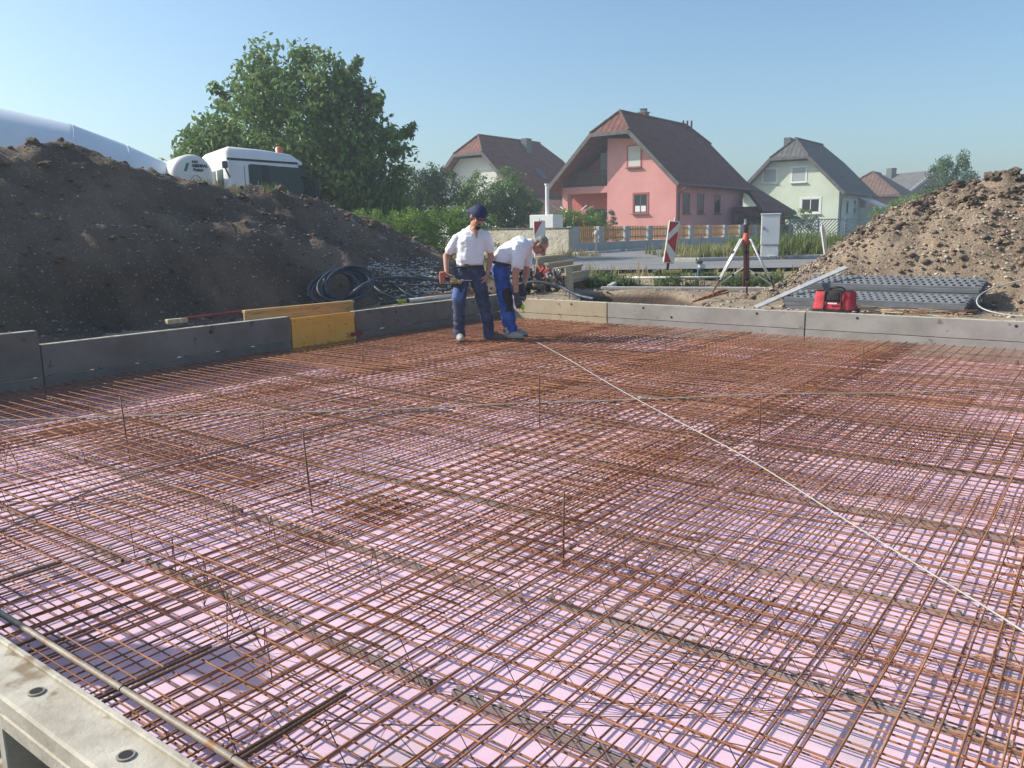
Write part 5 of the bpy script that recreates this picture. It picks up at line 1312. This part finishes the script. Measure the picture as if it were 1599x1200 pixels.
# red and white marker boards
M['sign_white'] = pmat('sign_white', (.66, .64, .60), (.74, .72, .68), 3, .5); M['sign_red'] = pmat('sign_red', (.42, .045, .045), (.50, .07, .065), 3, .5)
def marker(name, label, loc, rot, foot=True, bands=None, h=1.0, w=.27, z0=.25):
    o = thing(name, label, 'road sign', loc, 0, None, rot)
    MB().cbox((0, 0, z0 + h / 2), (w, .045, h), .02).build('board', M['sign_white'], o)
    b2_ = w / 2 - .018
    for poly in bands:
        m_ = MB(); m_.prism([(x * b2_, z0 + .03 + z * (h - .06)) for x, z in poly], .0235, .0265, Matrix(((1, 0, 0, 0), (0, 0, -1, 0), (0, 1, 0, 0), (0, 0, 0, 1)))); m_.build('red_band', M['sign_red'], o)
    MB().tube([(0, 0, z0 + h - .02), (.0, 0, z0 + h + .07)], .018, 6).build('peg', M['sign_white'], o)
    if foot:
        MB().cbox((0, 0, z0 - .07), (.06, .06, .16), .01).build('spigot', M['black_plastic'], o)
    return o
ch_ = [[(-1, .70), (.95, 1.0), (-1, 1.0)], [(-.95, .51), (1, .80), (1, .25)], [(-1, 0), (.55, 0), (-1, .32)]]
mk = marker('marker_board', 'red and white arrow marker board leaning to the right beside the road', (3.72, 19.5, .36), (R(2), R(7), R(4)), True, ch_)
M['yellow_foot'] = pmat('yellow_foot', (.42, .38, .08), (.52, .46, .12), 5, .7)
ft_ = thing('sign_foot', 'black and yellow plastic foot plate under the leaning marker board', 'sign foot', (3.72, 19.55, .375), R(6)); MB().cbox((0, 0, .03), (.62, .36, .10), .03).build('base_plate', M['black_plastic'], ft_); MB().cbox((.06, -.185, .04), (.44, .02, .07), .008).build('yellow_edge', M['yellow_foot'], ft_)
marker('marker_board', 'red and white striped marker board behind the bending worker', (.88, 24.0, .40), (0, R(-1), R(-4)), True, [[(-1, .60), (-1, 1.0), (.55, 1.0)], [(-.1, .35), (1, .62), (1, .30), (1, .0), (.3, 0)]], h=1.05, w=.34)
# slim standpipe in the weeds
sp = thing('standpipe', 'thin standpipe with blue and white tap standing in the weeds left of the tripod', 'standpipe', (4.05, 17.6, .35), 0)
M['tap_blue'] = pmat('tap_blue', (.07, .13, .25), rough=.5)
MB().tube([(0, 0, -.05), (.03, 0, .95)], .008, 6).build('rod', M['metal_dark'], sp); MB().cbox((0, 0, .12), (.07, .06, .20), .015).build('tap_body', M['tap_blue'], sp); MB().cbox((.06, 0, .27), (.16, .08, .10), .03).build('tap_head', M['hose_white'], sp)
MB().cbox((.0, -.02, .36), (.14, .07, .07), .02).build('valve', M['metal_dark'], sp)

# ================================================================ the two workers
M['skin'] = pmat('skin', (.42, .215, .145), (.50, .265, .18), 6, .55, spec=.35)
M['shirt'] = pmat('white_shirt', (.80, .785, .80), (.87, .855, .87), 3, .85, .45, 14, dist=.025, c3=(.62, .52, .42), s3=3.2, w3=-.05)
M['jeans_navy'] = pmat('navy_trousers', (.026, .033, .066), (.075, .09, .15), 7, .85, .5, 16, dist=.02)
M['jeans_blue'] = pmat('blue_trousers', (.022, .058, .25), (.06, .13, .38), 6, .85, .5, 16, dist=.02)
M['patch_blue'] = pmat('faded_blue', (.075, .13, .30), (.11, .18, .38), 6, .85)
M['patch_dark'] = pmat('knee_patch', (.025, .028, .03), (.045, .046, .045), 6, .85)
M['boot'] = pmat('dusty_boot', (.36, .31, .25), (.46, .41, .34), 9, .85, .4, 30)
M['boot_dark'] = pmat('dark_boot', (.06, .055, .05), (.12, .11, .10), 9, .8)
M['cap_navy'] = pmat('navy_cap', (.020, .028, .075), (.032, .042, .105), 6, .8)
M['cap_yellow'] = pmat('cap_yellow', (.55, .38, .05), rough=.7)
M['hair_dark'] = pmat('dark_hair', (.028, .02, .015), (.05, .036, .026), 30, .7)
M['hair_grey'] = pmat('grey_hair', (.15, .14, .125), (.27, .255, .23), 40, .7)
M['glove'] = pmat('glove_grey', (.05, .055, .068), (.085, .09, .105), 12, .8)
M['glove_lime'] = pmat('glove_lime', (.46, .62, .04), rough=.6)
M['belt'] = pmat('belt', (.05, .038, .03), rough=.6)
M['tool_red'] = pmat('tool_red', (.42, .13, .08), (.50, .17, .11), 8, .5)
def cap_mesh(mb, p0, p1, r0, r1, n=14, flat=1.0, side=None):
    """tapered capsule; flat < 1 squeezes it along `side`"""
    p0, p1 = Vector(p0), Vector(p1); d = p1 - p0
    if d.length < 1e-5: d = Vector((0, 0, 1e-4))
    dn = d.normalized(); a = side.copy() if side is not None else dn.cross(Vector((0, 1, .01)))
    a = (a - dn * a.dot(dn)); a.normalize(); b_ = dn.cross(a); V = []
    pr = []
    for k in range(5): w = math.pi / 2 * k / 4; pr.append((p0 - dn * r0 * math.cos(w), r0 * math.sin(w) + 1e-4))
    for k in range(5): w = math.pi / 2 * k / 4; pr.append((p1 + dn * r1 * math.sin(w), r1 * math.cos(w) + 1e-4))
    for c, r_ in pr:
        for k in range(n):
            w = 2 * math.pi * k / n; V.append(c + a * (math.cos(w) * r_ * flat) + b_ * (math.sin(w) * r_))
    Fc = [(i * n + k, i * n + (k + 1) % n, (i + 1) * n + (k + 1) % n, (i + 1) * n + k) for i in range(len(pr) - 1) for k in range(n)]
    Fc += [tuple(range(n - 1, -1, -1)), tuple((len(pr) - 1) * n + k for k in range(n))]
    mb.add(V, Fc)
def ell(mb, c, r, rot=None, n=14):
    V = []; m_ = 9
    Rm = Euler(rot).to_matrix() if rot else Matrix.Identity(3)
    for j in range(m_ + 1):
        w = math.pi * j / m_
        for k in range(n):
            u = 2 * math.pi * k / n
            V.append(Vector(c) + Rm @ Vector((r[0] * math.sin(w) * math.cos(u) + 1e-5 * k, r[1] * math.sin(w) * math.sin(u), -r[2] * math.cos(w))))
    Fc = [(i * n + k, i * n + (k + 1) % n, (i + 1) * n + (k + 1) % n, (i + 1) * n + k) for i in range(m_) for k in range(n)]
    mb.add(V, Fc)
def flesh(name, mb, mt, parent, voxel=.012, it=4, wr=0.0, wsc=9.0, seed=0):
    """fuse the rough volumes into one continuous skin"""
    o = mb.build(name, mt)
    md = o.modifiers.new('r', 'REMESH'); md.mode = 'VOXEL'; md.voxel_size = voxel
    dg = bpy.context.evaluated_depsgraph_get(); dg.update()
    me = bpy.data.meshes.new_from_object(o.evaluated_get(dg)); bpy.data.objects.remove(o)
    bm = bmesh.new(); bm.from_mesh(me)
    for _ in range(it): bmesh.ops.smooth_vert(bm, verts=bm.verts, factor=.5, use_axis_x=True, use_axis_y=True, use_axis_z=True)
    if wr:
        bm.normal_update()
        for v in bm.verts:
            c = v.co; k = noise.noise(Vector((c.x * wsc + seed, c.y * wsc, c.z * wsc * 1.9 + .8 * c.x * wsc))) + .5 * noise.noise(Vector((c.x * wsc * 2.2, c.y * wsc * 2.2 + seed, c.z * wsc * 3.2)))
            v.co += v.normal * k * wr
    for f in bm.faces: f.smooth = True
    bm.to_mesh(me); bm.free()
    me.materials.clear(); me.materials.append(mt)
    return put(name, me, parent)
def hand(mb, wrist, fwd, side, nrm, s=1.0, curl=.5, thumb=1):
    """palm and five unequal, bent fingers; fwd along the hand, side across (towards the thumb), nrm towards the palm"""
    fwd, side, nrm = (Vector(v).normalized() for v in (fwd, side, nrm)); w = Vector(wrist)
    for q in (-.5, -.15, .2, .5): cap_mesh(mb, w + fwd * .02 * s + side * q * .045 * s, w + fwd * .085 * s + side * q * .07 * s, .017 * s, .014 * s, 8)
    for q, ln in ((-.52, .062), (-.18, .078), (.17, .084), (.52, .074)):
        b_ = w + fwd * .088 * s + side * q * .072 * s; d1 = (fwd * math.cos(curl * .6) + nrm * math.sin(curl * .6)); d2 = (fwd * math.cos(curl * 1.7) + nrm * math.sin(curl * 1.7)); d3 = (fwd * math.cos(curl * 2.6) + nrm * math.sin(curl * 2.6))
        p1 = b_ + d1 * ln * .45 * s; p2 = p1 + d2 * ln * .32 * s; p3 = p2 + d3 * ln * .25 * s
        cap_mesh(mb, b_, p1, .0095 * s, .009 * s, 7); cap_mesh(mb, p1, p2, .009 * s, .0085 * s, 7); cap_mesh(mb, p2, p3, .0085 * s, .0075 * s, 7)
    b_ = w + fwd * .03 * s + side * .03 * s * thumb; p1 = b_ + (fwd * .5 + side * .75 * thumb + nrm * .25).normalized() * .045 * s; p2 = p1 + (fwd * .85 + side * .1 * thumb + nrm * .5).normalized() * .035 * s
    cap_mesh(mb, b_, p1, .014 * s, .011 * s, 7); cap_mesh(mb, p1, p2, .011 * s, .0085 * s, 7)
def head(mb, c, rot, s=1.0):
    """skull, jaw, nose, ears, brow, in a frame that looks along -y"""
    Rm = Euler(rot).to_matrix(); c = Vector(c); P = lambda x, y, z: c + Rm @ (Vector((x, y, z)) * s)
    ell(mb, P(0, .012, .03), (.074 * s, .092 * s, .092 * s), rot); ell(mb, P(0, -.025, -.045), (.056 * s, .064 * s, .068 * s), rot)
    ell(mb, P(0, -.055, -.085), (.032 * s, .028 * s, .025 * s), rot)
    cap_mesh(mb, P(0, -.082, .012), P(0, -.106, -.028), .010 * s, .015 * s, 8); ell(mb, P(0, -.082, .030), (.05 * s, .014 * s, .012 * s), rot)
    ell(mb, P(0, -.088, -.058), (.026 * s, .010 * s, .009 * s), rot)
    for sx in (-1, 1): ell(mb, P(sx * .076, .012, -.005), (.010 * s, .020 * s, .032 * s), rot); ell(mb, P(sx * .040, -.062, -.020), (.022 * s, .02 * s, .02 * s), rot)
    return P, Rm
def eyes(P, Rm, par, s=1.0):
    m_ = MB()
    for sx in (-1, 1): ell(m_, P(sx * .030, -.0825, .012), (.013 * s, .007 * s, .006 * s), Rm.to_euler())
    m_.build('eye', M['hair_dark'], par, True)

# ---------------------------------------------------------------- standing worker with the drill
p1_ = thing('person', 'standing person in white v-neck shirt, navy trousers and backward navy cap holding a drill', 'person', (-.47, 10.85, .0), 0)
sh = [Vector((-.225, -.02, 1.335)), Vector((.165, .03, 1.36))]
el = [Vector((-.375, .03, 1.115)), Vector((.215, .07, 1.11))]
wr_ = [Vector((-.365, -.11, .895)), Vector((.165, -.02, .875))]
hip = [Vector((-.175, 0, .90)), Vector((.025, .02, .90))]
kn = [Vector((-.215, -.05, .51)), Vector((.105, .0, .51))]
an_ = [Vector((-.225, -.01, .10)), Vector((.165, .04, .11))]
hc_, hrt = (.055, -.065, 1.615), (R(30), R(6), R(38))
mb = MB()
P, Rm = head(mb, hc_, hrt, 1.14)
cap_mesh(mb, (-.02, .005, 1.40), (.03, -.02, 1.56), .066, .060)
cap_mesh(mb, (-.16, 0, 1.335), (.11, .01, 1.35), .07, .07); cap_mesh(mb, (-.05, 0, 1.30), (-.06, .0, 1.05), .135, .125, flat=1.15); cap_mesh(mb, (-.07, 0, 1.05), (-.075, .01, .95), .125, .125, flat=1.2)
for k in (0, 1):
    cap_mesh(mb, sh[k], el[k], .056, .043); cap_mesh(mb, el[k], wr_[k], .046, .029)
    cap_mesh(mb, hip[k], kn[k], .085, .058); cap_mesh(mb, kn[k], an_[k], .056, .04)
hand(mb, wr_[0], (.35, -.28, -.85), (.6, -.6, .3), (.8, .45, .2), 1.05, .85, 1)
hand(mb, wr_[1], (-.35, -.15, -.9), (-.3, -.9, .2), (-.9, .3, .2), 1.05, .55, 1)
body = flesh('body', mb, M['skin'], p1_, .0075, 2)
eyes(P, Rm, body, 1.14)
mb = MB(); ell(mb, P(0, -.068, -.090), (.046, .040, .036), hrt); ell(mb, P(0, -.084, -.047), (.038, .018, .012), hrt)
flesh('beard', mb, M['hair_dark'], p1_, .006, 1)
mb = MB(); mb.tube([P(x_, -.088 + 4 * x_ * x_, .016) for x_ in (-.07, -.045, -.02, 0, .02, .045, .07)], .014, 6); mb.build('sunglasses', M['black_plastic'], p1_, True)
mb = MB(); ell(mb, P(0, .042, -.005), (.089, .076, .085), hrt); flesh('hair', mb, M['hair_dark'], p1_, .008, 1)
# cap worn back to front
mb = MB(); ell(mb, P(0, .008, .062), (.104, .122, .097), hrt); ell(mb, P(0, .010, .032), (.106, .124, .046), hrt)
cp = flesh('cap', mb, M['cap_navy'], p1_, .008, 2)
mb = MB(); V = []
for j in range(2):
    for k in range(13):
        a = R(-62 + 124 * k / 12); r_ = .10 if j == 0 else .195
        for dz in (0, .008): V.append(P(math.sin(a) * (.088 if j == 0 else .098), .012 + math.cos(a) * r_, .035 - (.045 if j else 0) + dz - abs(math.sin(a)) * .012))
Fc = [(2 * k + 1, 2 * k + 3, 26 + 2 * k + 3, 26 + 2 * k + 1) for k in range(12)] + [(2 * k, 26 + 2 * k, 26 + 2 * k + 2, 2 * k + 2) for k in range(12)] + [(26 + 2 * k, 26 + 2 * k + 1, 26 + 2 * k + 3, 26 + 2 * k + 2) for k in range(12)]
mb.add(V, Fc).build('cap_peak', M['cap_navy'], cp, True)
mb = MB(); mb.tube([P(math.sin(a) * .093, .012 + math.cos(a) * .109, .048) for a in np.linspace(R(-40), R(40), 9)], .011, 6); mb.build('cap_trim', M['cap_yellow'], cp, True)
# shirt
mb = MB()
cap_mesh(mb, (-.17, 0, 1.33), (.115, .01, 1.345), .085, .085); cap_mesh(mb, (-.03, .015, 1.46), (-.19, 0, 1.36), .062, .066); cap_mesh(mb, (-.01, .015, 1.46), (.135, .01, 1.375), .062, .066); cap_mesh(mb, (-.055, 0, 1.31), (-.06, -.01, 1.08), .158, .152, flat=1.22, side=Vector((1, 0, 0))); cap_mesh(mb, (-.06, -.01, 1.10), (-.072, 0, 1.02), .150, .140, flat=1.26, side=Vector((1, 0, 0)))
for k in (0, 1): cap_mesh(mb, sh[k], sh[k].lerp(el[k], .62), .068, .070)
cap_mesh(mb, (-.03, .02, 1.42), (-.01, .015, 1.46), .078, .072)
s1 = flesh('shirt', mb, M['shirt'], p1_, .010, 3, .012, 9)
# v-shaped opening of the neckline shows skin
mb = MB(); n0 = Vector((.0, -.128, 1.43))
V = [(-.075, -.118, 1.455), (.075, -.118, 1.47), (.045, -.172, 1.335), (.0, -.075, 1.47)]
cap_mesh(mb, (.012, -.062, 1.455), (.035, -.126, 1.36), .052, .014); flesh('neckline', mb, M['skin'], body, .007, 1)
# trousers
mb = MB()
cap_mesh(mb, (-.075, 0, .98), (-.075, .01, .92), .142, .138, flat=1.22, side=Vector((1, 0, 0)))
for k in (0, 1): cap_mesh(mb, hip[k], kn[k], .112, .088); cap_mesh(mb, kn[k], an_[k] + Vector((0, 0, .02)), .088, .076); cap_mesh(mb, an_[k] + Vector((0, 0, .02)), an_[k] + Vector((.01, -.02, -.03)), .08, .075)
t1 = flesh('trousers', mb, M['jeans_navy'], p1_, .010, 2, .017, 8, 3)
mb = MB(); cap_mesh(mb, hip[0] + Vector((-.015, -.025, -.17)), kn[0] + Vector((-.015, -.025, .07)), .093, .083); flesh('thigh_panel', mb, M['patch_blue'], t1, .011, 3, .004)
mb = MB(); cap_mesh(mb, kn[0] + Vector((-.01, -.012, .05)), kn[0] + Vector((-.0, -.015, -.1)), .082, .08); flesh('knee_patch', mb, M['jeans_navy'], t1, .012, 3)
mb = MB(); mb.tube([(-.072 + .178 * math.cos(a), .0 + .148 * math.sin(a), .985) for a in np.linspace(0, 2 * math.pi, 32, endpoint=False)], .016, 6, closed=True); mb.build('belt', M['belt'], p1_, True)
def boot(heel, toe, name, mt, par, s=1.0):
    mb = MB(); heel, toe = Vector(heel), Vector(toe); d = (toe - heel); side = Vector((-d.y, d.x, 0)).normalized()
    cap_mesh(mb, heel + Vector((0, 0, .05)), heel.lerp(toe, .55) + Vector((0, 0, .05)), .050, .054); cap_mesh(mb, heel.lerp(toe, .5) + Vector((0, 0, .045)), toe + Vector((0, 0, .04)) - d.normalized() * .04, .052, .040)
    cap_mesh(mb, heel + Vector((0, 0, .05)) + d * .15, heel + Vector((0, 0, .14)) + d * .1, .053, .056)
    o = flesh(name, mb, mt, par, .009, 2)
    mb = MB(); cap_mesh(mb, heel + Vector((0, 0, .012)), toe - d.normalized() * .05 + Vector((0, 0, .012)), .050, .050)
    for i, v in enumerate(mb.v):
        v = Vector(v); v.z = max(.0005, min(.022, v.z)); mb.v[i] = tuple(v)
    mb.build('sole', M['boot_dark'], o); return o
boot((-.235, .04, 0), (-.185, -.215, 0), 'boot', M['boot'], p1_)
boot((.13, .06, 0), (.375, -.06, 0), 'boot', M['boot_dark'], p1_)
# drill in the hand: its body points to the right
dr = thing('power_drill', 'cordless drill with a red battery end held by the standing person', 'drill', (-.47 - .33, 10.85 - .185, .80), R(-8))
MB().cbox((-.085, .0, .055), (.075, .085, .15), .015).build('battery', M['tool_red'], dr)
mb = MB(); cap_mesh(mb, (-.045, 0, .035), (.045, 0, .01), .026, .026); flesh('grip', mb, M['black_plastic'], dr, .007, 1)
mb = MB(); mb.tube([(.02, 0, .012), (.11, 0, -.005)], [.042, .040], 10); mb.tube([(.11, 0, -.005), (.165, 0, -.008)], [.034, .022], 10); mb.build('motor_housing', M['ochre'], dr, True)
MB().cbox((.075, -.01, -.055), (.10, .06, .05), .012).build('base', M['black_plastic'], dr)
MB().tube([(.165, 0, .012), (.30, 0, .010)], .006, 6).build('bit', M['steel'], dr); MB().tube([(.16, 0, .012), (.19, 0, .012)], .016, 8).build('chuck', M['steel'], dr)

# ---------------------------------------------------------------- bending worker
p2_ = thing('person', 'person in white shirt and bright blue trousers bending down, gloved hands near the mesh', 'person', (.0, 11.05, .0), 0)
sh = [Vector((.135, -.19, 1.205)), Vector((.215, .19, 1.205))]
el = [Vector((.065, -.245, .885)), Vector((.225, .12, .885))]
wr_ = [Vector((.075, -.215, .575)), Vector((.165, -.05, .66))]
hip = [Vector((-.13, -.095, .90)), Vector((-.12, .10, .90))]
kn = [Vector((-.085, -.11, .50)), Vector((-.05, .12, .50))]
an_ = [Vector((-.03, -.14, .11)), Vector((.005, .13, .11))]
hc_, hrt = (.405, -.03, 1.235), (R(62), 0, R(78))
mb = MB(); P, Rm = head(mb, hc_, hrt, 1.02)
cap_mesh(mb, (.20, 0, 1.25), (.345, -.02, 1.262), .066, .058)
cap_mesh(mb, (.16, -.15, 1.22), (.20, .15, 1.22), .075, .075); cap_mesh(mb, (.12, 0, 1.215), (-.06, 0, 1.115), .135, .125, flat=1.15, side=Vector((0, 1, 0))); cap_mesh(mb, (-.08, 0, 1.08), (-.125, 0, .95), .125, .13, flat=1.15, side=Vector((0, 1, 0)))
for k in (0, 1):
    cap_mesh(mb, sh[k], el[k], .058, .046); cap_mesh(mb, el[k], wr_[k], .047, .031); cap_mesh(mb, hip[k], kn[k], .085, .058); cap_mesh(mb, kn[k], an_[k], .056, .04)
hand(mb, wr_[1], (-.05, -.3, -.9), (.9, -.2, .1), (0, -.9, .2), 1.0, .5, 1)
hand(mb, wr_[0], (.28, .02, -.92), (.9, .1, .25), (.1, .9, -.1), 1.0, .45, 1)
body = flesh('body', mb, M['skin'], p2_, .0075, 2); eyes(P, Rm, body, 1.02)
mb = MB(); ell(mb, P(0, .030, .052), (.079, .086, .078), hrt); ell(mb, P(0, .06, .0), (.074, .055, .07), hrt); flesh('hair', mb, M['hair_grey'], p2_, .008, 1, .002, 40)
mb = MB(); mb.tube([P(sx, -.086, .014) for sx in (-.062, -.03, 0, .03, .062)], .006, 5); mb.tube([P(.064, -.08, .016), P(.08, .0, .012)], .004, 5); mb.tube([P(-.064, -.08, .016), P(-.08, .0, .012)], .004, 5); mb.build('glasses', M['black_plastic'], p2_)
mb = MB(); hand(mb, wr_[0], (.28, .02, -.92), (.9, .1, .25), (.1, .9, -.1), 1.14, .45, 1); cap_mesh(mb, wr_[0] + Vector((0, 0, .05)), wr_[0] + Vector((.01, 0, -.02)), .040, .042); gl = flesh('glove', mb, M['glove'], p2_, .007, 1)
mb = MB(); cap_mesh(mb, wr_[0] + Vector((.085, -.015, -.125)), wr_[0] + Vector((.088, -.02, -.165)), .024, .018); flesh('glove_fingertips', mb, M['glove_lime'], gl, .007, 1)
mb = MB(); hand(mb, wr_[1], (-.05, -.3, -.9), (.9, -.2, .1), (0, -.9, .2), 1.12, .5, 1); cap_mesh(mb, wr_[1] + Vector((0, 0, .04)), wr_[1] + Vector((0, 0, -.01)), .038, .04); flesh('glove', mb, M['glove'], p2_, .008, 1)
mb = MB(); cap_mesh(mb, (.15, -.15, 1.22), (.20, .15, 1.22), .098, .098); cap_mesh(mb, (.13, 0, 1.21), (-.05, 0, 1.115), .158, .150, flat=1.18, side=Vector((0, 1, 0))); cap_mesh(mb, (-.05, 0, 1.11), (-.12, 0, 1.035), .148, .138, flat=1.2, side=Vector((0, 1, 0)))
for k in (0, 1): cap_mesh(mb, sh[k], sh[k].lerp(el[k], .60), .090, .086)
cap_mesh(mb, (.21, -.01, 1.245), (.275, -.015, 1.262), .095, .073)
flesh('shirt', mb, M['shirt'], p2_, .010, 3, .012, 9, 5)
mb = MB(); cap_mesh(mb, (-.118, 0, .985), (-.125, 0, .91), .136, .135, flat=1.2, side=Vector((0, 1, 0)))
for k in (0, 1): cap_mesh(mb, hip[k], kn[k], .104, .084); cap_mesh(mb, kn[k], an_[k] + Vector((0, 0, .02)), .084, .076); cap_mesh(mb, an_[k] + Vector((0, 0, .02)), an_[k] + Vector((.01, 0, -.03)), .08, .076)
t2 = flesh('trousers', mb, M['jeans_blue'], p2_, .010, 2, .017, 8, 8)
mb = MB(); cap_mesh(mb, kn[0] + Vector((.022, -.012, .12)), kn[0] + Vector((.03, -.012, -.11)), .083, .077); flesh('knee_patch', mb, M['patch_dark'], t2, .011, 3, .004)
mb = MB(); mb.tube([(-.122 + .143 * math.cos(a), .172 * math.sin(a), 1.01 + .03 * math.cos(a) * -1) for a in np.linspace(0, 2 * math.pi, 32, endpoint=False)], .016, 6, closed=True); mb.build('belt', M['belt'], p2_, True)
boot((-.07, -.15, 0), (.165, -.215, 0), 'boot', M['boot'], p2_); boot((-.02, .13, 0), (.235, .12, 0), 'boot', M['boot'], p2_)

# a third person stands beside the front formwork, outside the picture; only the shadow reaches the insulation
def copy_tree(o, parent=None):
    c = o.copy(); COL.objects.link(c); c.parent = parent
    for ch in o.children: copy_tree(ch, c)
    return c
p3_ = copy_tree(p1_); p3_.location = (-4.18, 3.34, gz(-4.18, 3.34)); p3_.rotation_euler = (0, 0, R(172))
tag(p3_, 'person beyond the left edge whose shadow falls across the insulation by the front formwork', 'person')

# ================================================================ hazy morning air
hz_m = bpy.data.materials.new('haze_air'); hz_m.use_nodes = True
nt = hz_m.node_tree; nt.nodes.clear()
out = nt.nodes.new('ShaderNodeOutputMaterial'); pv = nt.nodes.new('ShaderNodeVolumePrincipled')
pv.inputs['Color'].default_value = (.82, .90, 1.0, 1); pv.inputs['Density'].default_value = .0020; pv.inputs['Anisotropy'].default_value = .2
nt.links.new(pv.outputs[0], out.inputs['Volume'])
hzo = MB().mm((-4200, -4200, -1.8), (4200, 4200, 10.6)).build('haze', hz_m); tag(hzo, kind='stuff')

# ================================================================ turn everything so that the plot lies along the world axes
for o in list(scene.objects):
    if o.parent is None and o.type in ('MESH', 'EMPTY', 'CURVE'):
        o.matrix_basis = TURN @ o.matrix_basis
bpy.context.view_layer.update()
